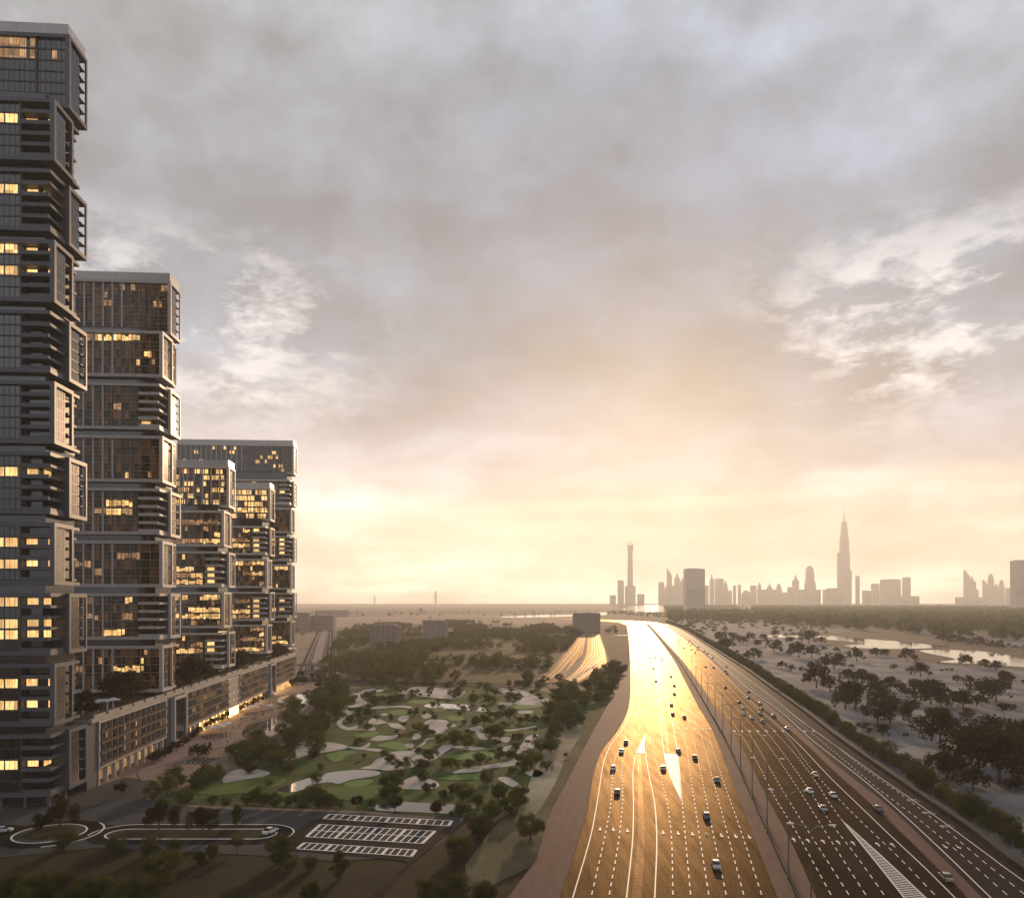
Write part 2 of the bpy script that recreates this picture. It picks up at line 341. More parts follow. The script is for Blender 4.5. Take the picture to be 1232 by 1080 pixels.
m_asphR=mat('off_glare_asphalt',(.016,.010,.007),.42,(.028,.017,.011),.09,bump=.3,bscale=1.1,detail=8,stretch=(1.3,.4,1)); golden_gloss(m_asphR,.30,.38)  # darker copy of the road: dimness away from the glare put into the colour
m_div=mat('gold_sheen_divider',(.10,.052,.040),.8,(.13,.07,.055),.2,bump=.3,bscale=1.1); golden_gloss(m_div,.45,.42)  # rose paving copy with the road's golden glare put into its gloss
m_asph2=mat('dark_asphalt',(.026,.018,.016),.6,(.036,.026,.022),.1,bump=.1,bscale=1.2,spec=.12)
m_asph2.node_tree.nodes['Principled BSDF'].inputs['IOR'].default_value=1.12
m_pink=mat('rose_paving',(.10,.052,.046),.8,(.13,.07,.062),.2,stretch=(3,.6,1),spec=.08)
m_paint=mat('road_paint',(.72,.70,.66),.55,spec=.1)
m_bar=mat('dark_kerb_wall',(.05,.042,.045),.8,(.035,.03,.032),.3,spec=.1)
mb=MB(); gx=[-15000,-8000,-4000,-2000,-1000,-500,-250,0,250,500,1000,2000,4000,8000,15000]; gy=[-1200,-400,0,150,300,500,800,1300,2000,3000,5000,8000,12000,16000]
for j in gy:
    for i in gx: mb.v.append((i,j,0))
for j in range(len(gy)-1):
    for i in range(len(gx)-1):
        a=j*len(gx)+i; mb.f.append((a,a+1,a+len(gx)+1,a+len(gx))); mb.m.append(0)
struct(mb.build('ground',m_desert))
# foreground field
flat('grass_field',[(-420,60),(60,60),(34,250),(28,300),(-2,300),(-40,228),(-420,206)],.05,m_field)
# far plain bands
m_far1=mat('pale_plain',(.30,.21,.16),.95,(.36,.26,.20),.002,spec=.1); m_far2=mat('brown_plain',(.14,.10,.07),.95,(.2,.14,.1),.002,spec=.1)
flat('pale_desert',[g(*p) for p in [(340,748),(405,742.5),(520,740),(700,739),(700,748),(640,752),(560,750),(440,750),(400,756),(340,757)]],.1,m_far1)
flat('brown_desert',[g(*p) for p in [(340,733.5),(600,732.5),(740,734),(700,737.5),(560,737.5),(340,739)]],.1,m_far2)
flat('pale_desert',[g(*p) for p in [(300,728.5),(560,727.6),(700,729.5),(560,730.5),(300,731)]],.1,m_far1)
# woodland floor
flat('woodland_floor',[g(*p) for p in [(380,824),(405,764),(440,753),(540,750),(640,754),(700,757),(700,764),(645,822),(560,828),(440,826)]],.06,m_wood)
# brown slope between interchange and highway
m_slope=mat('brown_slope',(.13,.085,.05),.95,(.17,.11,.065),.02,spec=.1)
flat('bare_slope',[g(*p) for p in [(722,764),(724,752),(754,752),(756,764),(758,797),(740,822),(700,824),(733,797)]],.07,m_slope)
# golf course
A=fr(400,810,7.7); B=fr(540,810,7.7); D=fr(300,880,3.08); E4=fr(0,780,3.08); Fz=fr(860,720,3.312); C=fr(0,920,3.733); Mz=fr(180,780,5.133)
golf=[(180,966),(245,935),(300,925),(345,895),(370,860),(400,830),(450,826),(560,826),(640,828),(690,840),(728,820),(740,812),(729,850),(700,872),(672,905),(650,940),(630,962),(580,985),(420,974),(300,970)]
flat('golf_course_grass',[g(*p) for p in golf],.11,m_grass)
# verge between golf course and walkway
flat('grass_verge',[g(*p) for p in [(742,812),(757,797),(743,822),(730,851),(714,880),(684,938),(664,986),(640,1042),(560,1080),(560,1040),(590,1000),(630,962),(655,930),(680,890),(715,850)]],.13,m_verge)
flat('drifted_sand',[g(*p) for p in smooth_closed([(652,905),(672,880),(695,866),(700,880),(680,915),(664,950),(640,985),(620,990),(632,955)])],.16,m_sand2)
bunk=[
 (A,[(190,190),(240,180),(300,150),(380,140),(470,155),(440,172),(340,178),(255,190),(270,235),(320,265),(300,290),(200,320),(190,350),(160,400),(90,440),(100,480),(160,500),(230,480),(225,515),(140,525),(60,495),(40,450),(70,420),(50,390),(60,320),(130,300),(200,290),(215,240)]),
 (A,[(600,185),(680,150),(760,125),(900,130),(1040,140),(1160,150),(1230,170),(1150,235),(1040,235),(900,220),(820,215),(700,190)]),
 (A,[(355,325),(420,305),(560,300),(680,300),(760,315),(720,320),(780,350),(740,350),(690,320),(560,315),(440,330)]),
 (A,[(445,380),(480,370),(520,378),(480,392)]),
 (A,[(605,420),(640,395),(690,388),(712,405),(670,450),(620,440)]),
 (A,[(330,455),(380,410),(450,430),(520,455),(620,470),(680,515),(600,512),(540,495),(500,465),(400,475)]),
 (A,[(820,390),(870,370),(920,395),(860,420)]),
 (A,[(850,470),(900,432),(1040,432),(1090,460),(1150,482),(1080,510),(1010,555),(940,555)]),
 (A,[(350,610),(430,575),(520,580),(610,568),(580,600),(480,620),(400,625)]),
 (A,[(740,610),(765,555),(820,575),(800,605)]),
 (A,[(670,655),(750,652),(740,688),(690,685)]),
 (A,[(140,675),(260,685),(345,640),(340,680),(290,690),(470,705),(430,725),(300,710),(170,695)]),
 (A,[(260,880),(350,850),(400,800),(480,770),(560,725),(740,720),(770,745),(860,760),(950,740),(1000,680),(1090,655),(1120,680),(1060,720),(960,790),(870,825),(700,880),(520,900),(420,890)]),
 (A,[(200,520),(330,515),(390,500),(395,525),(330,530)]),
 (E4,[(1045,380),(1130,345),(1232,350),(1290,368),(1150,395),(1080,415),(1060,430),(1050,400)]),
 (E4,[(835,470),(890,445),(960,450),(1000,465),(900,495),(830,500)]),
 (B,[(425,150),(500,138),(570,150),(680,155),(760,190),(860,235),(920,230),(910,295),(800,292),(610,285),(660,240),(700,210),(600,180),(500,180)]),
 (B,[(460,290),(490,268),(600,275),(560,300),(490,308)]),
 (B,[(150,515),(230,495),(300,490),(330,530),(330,580),(360,610),(290,605),(250,560),(240,535)]),
 (B,[(510,525),(620,515),(800,485),(795,500),(690,520),(560,535)]),
 (B,[(640,350),(770,345),(765,370),(670,375)]),
 (B,[(790,560),(830,570),(820,620),(790,680),(760,720),(700,780),(660,840),(560,860),(380,880),(260,910),(60,925),(60,905),(200,870),(380,845),(520,820),(600,790),(640,700),(680,650),(720,590)]),
 (B,[(500,715),(520,680),(600,660),(560,700),(540,720)]),
 (B,[(390,600),(500,590),(570,600),(540,640),(480,625)]),
 (B,[(10,690),(120,670),(330,690),(260,712),(150,705),(100,695)]),
 (D,[(560,190),(620,165),(690,185),(700,205),(640,215),(560,210)]),
 (D,[(920,175),(960,170),(1010,205),(980,208)]),
 (D,[(1020,150),(1060,140),(1090,155),(1060,170)]),
 (D,[(400,232),(460,235),(450,243),(410,242)]),
]
for i,(f_,p) in enumerate(bunk): flat('sand_bunker',smooth_closed(Fp(f_,p)),.16+.012*(i%3),m_sand)
flat('sandy_path',smooth_closed(Fp(A,[(740,715),(830,650),(870,605),(950,600),(880,620),(850,660),(760,715)])),.22,m_sand)
grn=[(A,[(400,185),(560,190),(540,210),(430,212)],0),(A,[(690,265),(800,245),(970,255),(940,275),(780,285)],0),(A,[(530,370),(560,345),(680,342),(690,370),(610,390)],0),
 (A,[(1060,400),(1180,395),(1220,430),(1100,440)],0),(A,[(200,570),(280,545),(400,540),(430,560),(350,592),(240,590)],0),(A,[(410,670),(520,640),(620,640),(700,700),(640,718),(540,700)],0),
 (A,[(800,690),(880,650),(960,660),(950,690),(880,705)],1),(A,[(-60,760),(0,740),(100,720),(220,730),(130,770),(80,810),(0,820)],0),(B,[(580,310),(700,290),(850,300),(800,320),(640,330)],0),
 (B,[(10,770),(150,740),(330,725),(410,740),(390,790),(200,800),(60,800)],0),(B,[(500,500),(640,490),(600,505)],1),(B,[(510,565),(680,555),(660,572),(520,575)],1),(B,[(680,552),(850,535),(840,550),(700,560)],1),
 (D,[(700,172),(860,155),(870,175),(760,180)],0),(D,[(350,195),(400,180),(460,182),(430,200),(370,205)],0),(D,[(-20,180),(110,165),(130,185),(60,212),(-60,220)],1),(D,[(100,215),(170,228),(330,205),(480,200),(560,230),(440,255),(250,250),(120,240)],1),
 (B,[(1090,300),(880,340),(60,430),(180,440),(160,470),(60,470)],1) if False else (A,[(900,330),(1040,325),(1060,345),(960,360)],1),(E4,[(690,520),(830,500),(950,480),(1060,485),(1000,520),(800,545)],1)]
for i,(f_,p,k) in enumerate(grn): flat('mown_green',smooth_closed(Fp(f_,p)),.21+.012*(i%4),m_green2 if k else m_green)
flat('golf_pond',smooth_closed(Fp(D,[(100,215),(200,180),(290,155),(400,143),(480,150),(470,165),(380,180),(330,195),(280,190),(170,225),(110,222)])),.28,m_water)
flat('golf_pond',smooth_closed(Fp(D,[(440,285),(500,268),(560,262),(700,270),(820,275),(830,290),(760,306),(600,300),(480,295)])),.28,m_water)
flat('golf_pond',smooth_closed(Fp(A,[(850,300),(930,280),(1190,290),(1300,295),(1440,335),(1500,350),(1430,358),(1130,332),(900,320)])),.28,m_water)
# plaza
flat('plaza',[g(*p) for p in [(-200,965),(0,974),(105,950),(150,935),(190,940),(175,962),(240,972),(340,975),(440,978),(560,984),(545,1000),(530,1015),(500,1030),(400,1036),(330,1030),(240,1026),(120,1020),(0,1032),(-200,1032)]],.15,m_paving)
# promenade beside the long building
flat('promenade',smooth_closed(Fp(Mz,[(-60,740),(80,640),(300,500),(500,400),(700,300),(860,230),(960,235),(1080,265),(960,275),(820,290),(780,330),(800,370),(740,420),(640,450),(590,500),(600,560),(500,600),(330,640),(300,700),(200,700),(100,740),(-40,820)]),3),.2,m_prom)
flat('bathing_lagoon',smooth_closed(Fp(Mz,[(790,312),(850,290),(960,285),(970,310),(940,370),(900,395),(860,430),(800,450),(740,520),(680,548),(580,548),(585,490),(640,460),(740,440),(810,405),(850,360),(800,345)]),3),.27,m_water)
flat('lagoon_beach',smooth_closed(Fp(Mz,[(965,283),(1065,268),(1000,330),(940,400),(870,440),(760,545),(690,556),(740,520),(800,450),(865,432),(940,370),(970,310)]),3),.30,m_sand)
flat('rose_path',Fp(Mz,[(160,885),(250,838),(365,800),(370,812),(260,850),(175,892)]),.24,m_pink)
# ================================================================= scrubland and water on the right
flat('sandy_scrubland',[g(*p) for p in [(1320,1062),(1232,1042),(1113,962),(1020,895),(964,851),(899,805),(860,787),(834,770),(808,755),(806,748),(900,750),(1010,757),(1400,775),(1700,800),(1700,1062)]],.05,m_plain)
flat('mud_bank',smooth_closed(Fp(Fz,[(380,140),(480,135),(700,130),(1000,170),(1232,190),(1500,215),(1500,300),(1232,285),(1080,272),(900,262),(760,235),(620,215),(520,200),(440,180)])),.09,m_mud)
flat('wetland_water',smooth_closed(Fp(Fz,[(380,150),(480,148),(600,160),(760,172),(870,185),(940,190),(880,195),(740,200),(560,195),(520,185),(600,180),(480,165),(400,158)])),.14,m_water)
flat('wetland_water',smooth_closed(Fp(Fz,[(830,205),(1000,205),(1150,220),(1232,240),(1500,250),(1500,285),(1232,272),(1100,262),(900,252),(960,240),(840,215)])),.14,m_water)
flat('wetland_water',smooth_closed(Fp(Fz,[(210,146),(280,142),(340,144),(350,152),(300,155),(220,153)])),.14,m_water)
flat('wetland_water',smooth_closed(Fp(Fz,[(50,95),(70,78),(90,70),(112,75),(105,88),(85,98)])),.14,m_water)
flat('far_lagoon',smooth_closed([g(*p) for p in [(748,732),(770,728),(800,727),(860,730.5),(905,733),(840,734),(800,735.5),(770,737),(735,739),(700,741),(660,741),(700,738),(740,735)]]),.14,m_water)
flat('far_lagoon',smooth_closed([g(*p) for p in [(600,742),(650,739.5),(700,739.5),(690,741),(640,742.5)]]),.16,m_water)
# ================================================================= highway
roadL=curve([(674.8,1080),(693.3,1020.7),(704.4,985.5),(715.6,926.3),(724,904),(741.5,881.9),(754.7,856.9),(758.2,835),(758.6,817.9),(757.9,792),(756,764.7),(754,752)])
walkL=curve([(612,1080),(640,1041),(660,985.5),(684,937.4),(713.7,880),(730,850.4),(743,820.5),(757.9,797)])
solidL=curve([(689.6,1080),(710.9,1005.9),(721,950.4),(725.7,920.7),(734,898.5),(748,880),(759.5,856),(761.8,824.4),(760.5,798.4),(757.5,764.7),(755,752)])
divC=curve([(804,906),(801,879),(797,850),(792,819),(788.5,795.8),(779.5,775),(773.5,763),(767.7,751.7)])
divA=curve([(803,907),(798.8,879),(795,850),(791,819),(787.3,795.8),(778.8,775),(773,763),(767.4,751.7)])
divB=curve([(806.4,907),(802.7,879),(798.4,850),(793.6,819),(789.6,795.8),(780.2,775),(774,763),(768,751.7)])
medL=curve([(934.8,1080),(908.9,1013.3),(875.6,926.3),(857.5,880),(840.4,850.4),(826,823),(813,798.4),(795,772.5),(778,751.7)])
medR=curve([(982,1080),(953.3,1017),(923.7,961.5),(901,916),(881,880),(860.5,850.4),(843.5,825),(824,798.4),(801,772.5),(782,751.7)])
medC=curve([(958,1078),(921.9,998.5),(899.6,948.5),(868,882),(850,850.4),(834.5,824),(818.5,798.4),(798,772.5),(780,751.7)])
solR1=curve([(1146.9,1079.6),(1113,1045.7),(1075,1010),(1037.7,974),(1000,937.4),(963.9,899),(944,880),(912,852),(892.5,832.7),(873,813),(860,800),(834,777.7),(808,758),(797,750.5)])
pk2L=curve([(1162,1080),(1113,1030.7),(1056.5,976),(1000,925),(973,899),(932.7,864),(895,832),(862,800),(835.5,777.7),(809,758),(798,750.5)])
pk2R=curve([(1180.8,1080),(1131.8,1030.7),(1075,976),(1000,915.8),(982,899),(938,860),(902,832),(866,800),(838,777.7),(810.5,758),(799,750.5)])
solR2=curve([(1188,1077.7),(1131.8,1023),(1075,970.4),(1037.7,938.4),(1000,909),(983.4,896),(940,857),(905,832),(868,800),(840,777.7),(811.5,758),(799.6,750.5)])
solR3=curve([(1250,1074),(1232,1061.7),(1169.5,1015.6),(1113,974),(1056.5,934.6),(1003,896),(963.9,867.5),(931,840.5),(899,816),(872,796),(845,776.5),(815,757),(802,750.5)])
outer=curve([(1250,1064),(1232,1052),(1169.5,1004),(1113,964.7),(1056.5,925),(1015,895),(963.9,855),(932.7,832.5),(899,807.5),(872,790),(848,774.5),(818,756),(804,750.5)])
outer2=lambda y: outer(y)+2.2
YN,YF=90,2150
def frac(a,b,t): return [(lambda Y:(float(a(Y))*(1-t)+float(b(Y))*t))(Y) for Y in ()]
def ext(near,a,b,t,ys=(853,835,815,798,780,765,752)):
    pts=list(near)
    for py in ys:
        Y=H*F/(py-HZ); X=float(a(Y))*(1-t)+float(b(Y))*t; pts.append((CX+X*F/Y,py))
    return curve(pts)
ZR=.30; ZP=.36; ZM=.42
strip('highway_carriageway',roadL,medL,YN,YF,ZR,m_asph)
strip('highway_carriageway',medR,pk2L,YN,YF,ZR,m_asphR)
strip('service_road',pk2R,lambda y: outer(y)-.3,YN,YF,ZR,m_asph2)
strip('rose_walkway',walkL,lambda y: roadL(y)-.05,YN,790,ZP,m_pink)
strip('paved_median',lambda y: pk2L(y)+.03,lambda y: pk2R(y)-.03,YN,YF,ZP,m_pink)
# the wide median, with a low dark barrier along its middle
strip('paved_median',lambda y: medL(y)+.03,lambda y: medR(y)-.03,YN,YF,ZP,m_pink)
def wall_along(name,f,y0,y1,h,w,m,z=0,n=140):
    mb=MB(); ys=np.exp(np.linspace(math.log(y0),math.log(y1),n)); xs=f(ys)
    for x_,y_ in zip(xs,ys): mb.v+=[(x_-w/2,y_,z),(x_-w/2,y_,h),(x_+w/2,y_,h),(x_+w/2,y_,z)]
    for i in range(n-1):
        a=4*i
        for k in range(3): mb.f.append((a+k,a+k+4,a+k+5,a+k+1)); mb.m.append(0)
    return mb.build(name,m)
tag(wall_along('crash_barrier',medC,YN,YF,1.15,.45,m_bar,.3),'dark low concrete barrier along the middle of the wide rose median','barrier')
tag(wall_along('retaining_wall',lambda y: outer(y)+1.2,YN,YF,1.6,2.4,m_bar,.05),'dark kerb wall between the service road and the row of shrubs','wall')
# first divider and the chevron areas
pL=curve([(760,1080),(767.4,1009.6),(767.4,954),(766.8,908)]); pR=curve([(772,1080),(775.7,1009.6),(773.3,954),(771,908)])
Ya=g(0,908)[1]
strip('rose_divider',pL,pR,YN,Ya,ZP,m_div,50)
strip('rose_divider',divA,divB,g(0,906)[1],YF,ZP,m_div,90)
solM1=curve([(754,1080),(761,1013.3),(762.2,968.9),(761.9,926.3),(766,906),(776.7,882.8)]); solM2=curve([(787.8,1080),(790.2,1013.3),(787.8,968.9),(781.3,935.6),(776.7,907.8),(777.1,882.8)])
mk=MB(); Yt=g(0,883)[1]
def closed(mb,pts,z): mb.poly([g(*p) for p in pts],z)
closed(mk,[(766,906.5),(776.6,907.5),(777.1,883)],ZM); closed(mk,[(821,967.5),(815.2,907.8),(799.2,907.2),(803,926)],ZM)
for f_ in (solM1,solM2): line_into(mk,f_,YN,Yt,ZM,.3)
line_into(mk,solidL,YN,YF,ZM,.3)
lnD1=ext([(711.9,1078),(727.6,1007.8),(735,967),(736.9,935.6),(739.6,915.2),(748.9,894.8),(758,880)],roadL,divA,.31)
lnD2=ext([(733,1078),(744.3,1013),(748.9,968.9),(749.8,917),(756.3,896.7),(768.3,880)],roadL,divA,.50)
lnE1=ext([(809.6,1076),(807.2,1000.4),(802.6,967),(794.3,933.7),(787.8,913.3),(786.5,880)],roadL,divA,.76)
lnDiv=curve([(821,967.5),(803,926),(798.9,907),(796,880),(793.5,853),(790,824.4),(786.4,795.8),(778.2,775),(772.6,763),(767,751.7)])
solDR=curve([(821,967.5),(815.2,907.4),(810.6,879),(804.5,850),(798,822),(792.3,798.4),(783.5,780),(775,763),(769,751.7)])
lnE2=curve([(830.7,1076),(823.9,1000.4),(821,967.5)])
dash=(2.5,2.5)
for f_ in (lnD1,lnD2,lnE1): line_into(mk,f_,YN,YF,ZM,.26,dash)
line_into(mk,lnE2,YN,g(0,967.5)[1],ZM,.26,dash); line_into(mk,lnDiv,g(0,966)[1],YF,ZM,.3); line_into(mk,solDR,g(0,966)[1],YF,ZM,.3)
lane3=[ext([(852.4,1076),(840.4,998.5),(833,948.5),(826.5,904),(821.9,880)],divB,medL,.345),
 ext([(873.7,1078),(856,994.8),(844,935.6),(831.5,880)],divB,medL,.51),
 ext([(895,1079),(873.7,998.5),(859.8,946.7),(841.3,880)],divB,medL,.70),
 ext([(916.7,1079),(889.4,994.8),(869,937.4),(850.0,880)],divB,medL,.865)]
for f_ in lane3: line_into(mk,f_,YN,YF,ZM,.26,dash)
gl_=[ext([(998.7,1076),(958,1002),(933,961.5),(916.3,928),(888.8,880)],medR,solR1,.12),
 ext([(1019,1074.4),(984.8,1020.7),(949.6,965),(923.7,920.7),(899.6,880)],medR,solR1,.295),
 ext([(1041.4,1077.7),(1020.7,1045.7),(991,998.5),(963,954),(910.7,880)],medR,solR1,.47),
 ext([(1064,1078.7),(1030,1030.7),(1001,993),(979,959.6),(921,880)],medR,solR1,.635),
 ext([(1014,989),(1000,970.4),(986.7,949),(931.5,880)],medR,solR1,.79),
 ext([(1123.4,1076.8),(1084.7,1036.3),(1037.7,991),(1008.5,961.5),(990,942),(940.5,880)],medR,solR1,.93)]
for i,f_ in enumerate(gl_): line_into(mk,f_,YN if i!=4 else g(0,989)[1],YF,ZM,.26,dash)
for f_ in (solR1,solR2,solR3): line_into(mk,f_,YN,YF,ZM,.3)
h1=ext([(1208,1075),(1160,1032.5),(1113,993),(1056.5,949.7),(1002,903.5)],solR2,solR3,.36); h2=ext([(1232,1077),(1188.3,1042),(1150.7,1010),(1094,964),(1033.9,921),(1012,903)],solR2,solR3,.72)
for f_ in (h1,h2): line_into(mk,f_,YN,1200,ZM,.26,dash)
# hatched gore
gl5=curve([(1125,1130),(1086.6,1080),(1014,989)]); gr5=curve([(1165,1130),(1112,1080),(1070,1040),(1014,989)])
Yg=g(0,989)[1]
line_into(mk,gl5,YN,Yg,ZM,.35); line_into(mk,gr5,YN,Yg,ZM,.35)
y_=130
while y_<Yg-2:
    a,b=float(gl5(y_)),float(gr5(y_)); mk.quad((a,y_,ZM+.01),(b,y_-(b-a)*.3,ZM+.01),(b,y_-(b-a)*.3+.55,ZM+.01),(a,y_+.55,ZM+.01)); y_+=1.15
J=fr(1000,880,5.31)
for c in ((520,445),(618,525),(733,610)):
    cx,cy=g(*J(*c)); 
    for k in (-1,1): mk.quad((cx-1.9,cy+k*.45-.5,ZM),(cx-1.9,cy+k*.45-.2,ZM),(cx+1.9,cy+k*1.0+.2,ZM),(cx+1.9,cy+k*1.0-.1,ZM))
struct(mk.build('lane_markings',m_paint),'structure')
def arrow(mb,x_,y_,s,a,z):
    pts=[(-.2,-2.2),(.2,-2.2),(.2,.2),(.7,.2),(0,2.2),(-.7,.2),(-.2,.2)]; ca,sa=math.cos(a),math.sin(a)
    mb.poly([(x_+(px*s*ca-py*s*sa)*1.0,y_+(px*s*sa+py*s*ca)) for px,py in pts],z)
ar=MB(); Hh=fr(660,880,5.4); I=fr(820,880,5.4); Lz=fr(860,760,7.7); K=fr(730,740,7.7)
for p in [Hh(335,640),Hh(421,643),Hh(513,650),Hh(744,663),Hh(842,667),Hh(935,672),Hh(1030,676),I(163,675),I(259,682),I(352,687),I(440,692)]:
    x_,y_=g(*p); arrow(ar,x_,y_,.85,math.pi-.12,ZM+.01)
for p in [I(730,710),I(822,716),I(920,722),I(1018,727),J(140,720),J(297,728),J(392,732)]:
    x_,y_=g(*p); arrow(ar,x_,y_,.85,-.14,ZM+.01)
for x0 in (180,250,325,400,478,553,632,835,915): x_,y_=g(*Lz(x0,925)); arrow(ar,x_,y_,1.2,-.14,ZM+.01)
for x0 in (665,740,815,888,955,): x_,y_=g(*K(x0,1056)); arrow(ar,x_,y_,1.1,math.pi-.15,ZM+.01)
for x0 in (275,330,395,455): x_,y_=g(*K(x0,912)); arrow(ar,x_,y_,1.4,math.pi-.15,ZM+.01)
for p in [J(728,742),J(812,745)]:
    x_,y_=g(*p); arrow(ar,x_,y_,.8,math.pi-.15,ZM+.01)
struct(ar.build('lane_arrows',m_paint),'structure')
# far bend of the highway
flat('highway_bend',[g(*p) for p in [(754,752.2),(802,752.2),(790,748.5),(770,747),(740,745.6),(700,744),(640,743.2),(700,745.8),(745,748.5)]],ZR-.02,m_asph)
flat('side_road',[g(*p) for p in [(739,763.4),(756,763.4),(756,764.8),(739,764.8)]],.3,m_prom)
# ================================================================= towers
ANG=math.atan(.0685)
def lit_quads(mb,u0,u1,v,z0,z1): mb.box(u0,u1,v-.03,v,z0,z1)
def tower(label,X,Y,Wd,top,first,tz0,tz1,zmin,style,litp,rs,litspec=None,D=21.9,dx=0):
    rnd=random.Random(rs)
    root=empty('residential_tower',(X,Y,0),label,'tower','stacked-block towers beside the golf course',rz=ANG)
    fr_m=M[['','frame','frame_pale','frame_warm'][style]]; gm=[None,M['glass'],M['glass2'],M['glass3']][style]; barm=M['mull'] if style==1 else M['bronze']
    def grid(mu,bars,pil,uA,uB,v,z0,z1,fl,fh):
        # mullions, floor bands and piers in front of a glazed face
        n=int((uB-uA)/1.55)
        for k in range(1,n): 
            uu=uA+(uB-uA)*k/n; mu.box(uu-.04,uu+.04,v-.12,v+.02,z0,z1)
        for k in range(fl+1):
            zz_=z0+k*fh; 
            if zz_<z1-.2: (mu if style==1 else bars).box(uA,uB,v-(.2 if style==1 else .3),v+.01,zz_-.05,zz_+(.42 if style==1 else .26))
            if style>1 and zz_+fh*.5<z1: bars.box(uA,uB,v-.17,v+.01,zz_+fh*.5,zz_+fh*.5+.1)
        if style>1:
            k=0; uu=uA+1.5
            while uu<uB-3:
                if uu<uA+(uB-uA)*.55 and k%2==0: pil.box(uu,uu+.75,v-.45,v+.01,z0,z1)
                elif k%2==0: bars.box(uu,uu+.22,v-.4,v+.01,z0,z1)
                uu+=1.9; k+=1
    # cap and top block
    t=MB(); va,vb=9.3,21.6
    t.box(-Wd,0,va,vb,tz1-1.1,tz1); t.box(-Wd,0,va,vb,tz0,tz0+1.2)
    t.box(-1.3,0,va,va+1.1,tz0+1.2,tz1-1.1); t.box(-.5,0,vb-.9,vb,tz0+1.2,tz1-1.1); t.box(-Wd,-Wd+1,va,vb,tz0+1.2,tz1-1.1)
    blk=t.build('crown_block',fr_m,root)
    if style==3: blk['label']='pale top block facing the sunset'
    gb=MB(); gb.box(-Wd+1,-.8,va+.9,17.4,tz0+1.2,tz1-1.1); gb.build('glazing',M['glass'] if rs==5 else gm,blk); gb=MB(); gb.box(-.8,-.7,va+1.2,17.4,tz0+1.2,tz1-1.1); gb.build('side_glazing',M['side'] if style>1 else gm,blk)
    nf=max(5,round((tz1-tz0-2.3)/3.55)); fh=(tz1-tz0-2.3)/nf
    mu,ba,pi=MB(),MB(),MB(); grid(mu,ba,pi,-Wd+1,-1.3,va+.9,tz0+1.2,tz1-1.1,nf,fh)
    if rs==3:
        pq=MB()
        for uu in (-30,-24.5,-19,-14.5,-10,-5.6): pi.box(uu,uu+.8,va+.5,va+.89,tz0+1.2,tz1-1.1)
        pass
    mu.box(-10.6,-10,va+.5,va+.92,tz0+1.2,tz1-1.1)
    for k in range(8): mu.box(-.74,-.62,va+1.3+k*1.0,va+1.38+k*1.0,tz0+1.2,tz1-1.1)
    mu.build('mullions',M['mull'],blk); ba.build('window_bars',barm,blk); pi.build('pier',M['frame_pale'],blk)
    sl=MB()
    for k in range(1,nf): sl.box(-3.5,-.35,17.4,vb-1,tz0+1.2+k*fh-.2,tz0+1.2+k*fh+.15)
    each(sl,'balcony_slab',M['slab'],blk)
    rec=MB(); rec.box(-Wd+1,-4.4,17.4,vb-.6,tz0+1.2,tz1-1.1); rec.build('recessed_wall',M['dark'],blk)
    li=MB()
    spec=(litspec or {}).get('T')
    for k in range(nf):
        if spec is not None:
            for (kk,a,b) in spec:
                if kk==k: lit_quads(li,a,b,va+.86,tz1-1.1-(k+1)*fh+.5,tz1-1.1-k*fh-.2)
        else:
            uu=-Wd+1.2
            while uu<-3:
                w_=rnd.choice((1.5,3,1.6))
                if rnd.random()<litp*(1.5 if rs in (3,4) else .35 if rs==5 else .6): lit_quads(li,uu,uu+w_,va+.86,tz0+1.2+k*fh+.5,tz0+1.2+(k+1)*fh-.5)
                uu+=w_+.5
    each(li,'lit_window',M['litdim'] if style<3 else M['lit'],blk)
    c=MB(); c.box(-Wd+.4,-.5,va+.4,vb-.4,tz1,tz1+3.4); 
    k=-Wd+.6
    while k<-.6: c.box(k,k+.12,va+.28,va+.41,tz1+.05,tz1+3.3); k+=.9
    cap=c.build('roof_screen',M['cap'],root)
    # stacked blocks
    z1=top; kind=first; i=0
    core=MB(); core.box(-Wd+1.6,-6,4.2,20.8,0,tz0+1); core.build('core',M['dark'],root)
    HB,PIT=18.9,21.4; fh=(HB-2.4)/5
    while z1-HB>zmin-3:
        z0=z1-HB; q=MB(); e=.012*(i%2)
        mu,ba,pi,gl_m,sl,pr,rc,sg=[MB() for _ in range(8)]; bal=[]
        uL=-10.4
        if kind=='A':
            q.box(-Wd,0,0,12.1,z1-1.2,z1); q.box(-Wd,0,0,12.1,z0,z0+1.2); q.box(-Wd,-4.2,12.1,D-.1,z0+.1,z0+1.1); q.box(-Wd,-4.2,12.1,D-.1,z1-1.1,z1-.1)
            q.box(-1.4,0,0,1.3,z0+1.2,z1-1.2); q.box(-.9,0,11.0,12.1,z0+1.2,z1-1.2); q.box(-Wd,-Wd+1,0,12.1,z0+1.2,z1-1.2)
            q.box(-3.6,-.6,12.1,17.4,z1-1.1,z1-.2); q.box(-3.6,-.6,12.1,17.6,z0+.2,z0+1.1)
            uR=uL if style==1 else -1.4
            gl_m.box(-Wd+1,uR,1.0,20,z0+1.2,z1-1.2); 
            if style==1: gl_m.box(uL,-.85,2.9,8.2,z0+1.2,z1-1.2)
            sg.box(-1.5,-.74,1.35,8.2,z0+1.2,z1-1.2)
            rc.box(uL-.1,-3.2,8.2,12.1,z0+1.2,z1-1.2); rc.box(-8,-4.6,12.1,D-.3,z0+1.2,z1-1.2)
            rc.box(uL,uL+.5,.4,2.95,z0+1.2,z1-1.2) if style==1 else None
            grid(mu,ba,pi,-Wd+1,uR,1.0,z0+1.2,z1-1.2,5,fh)
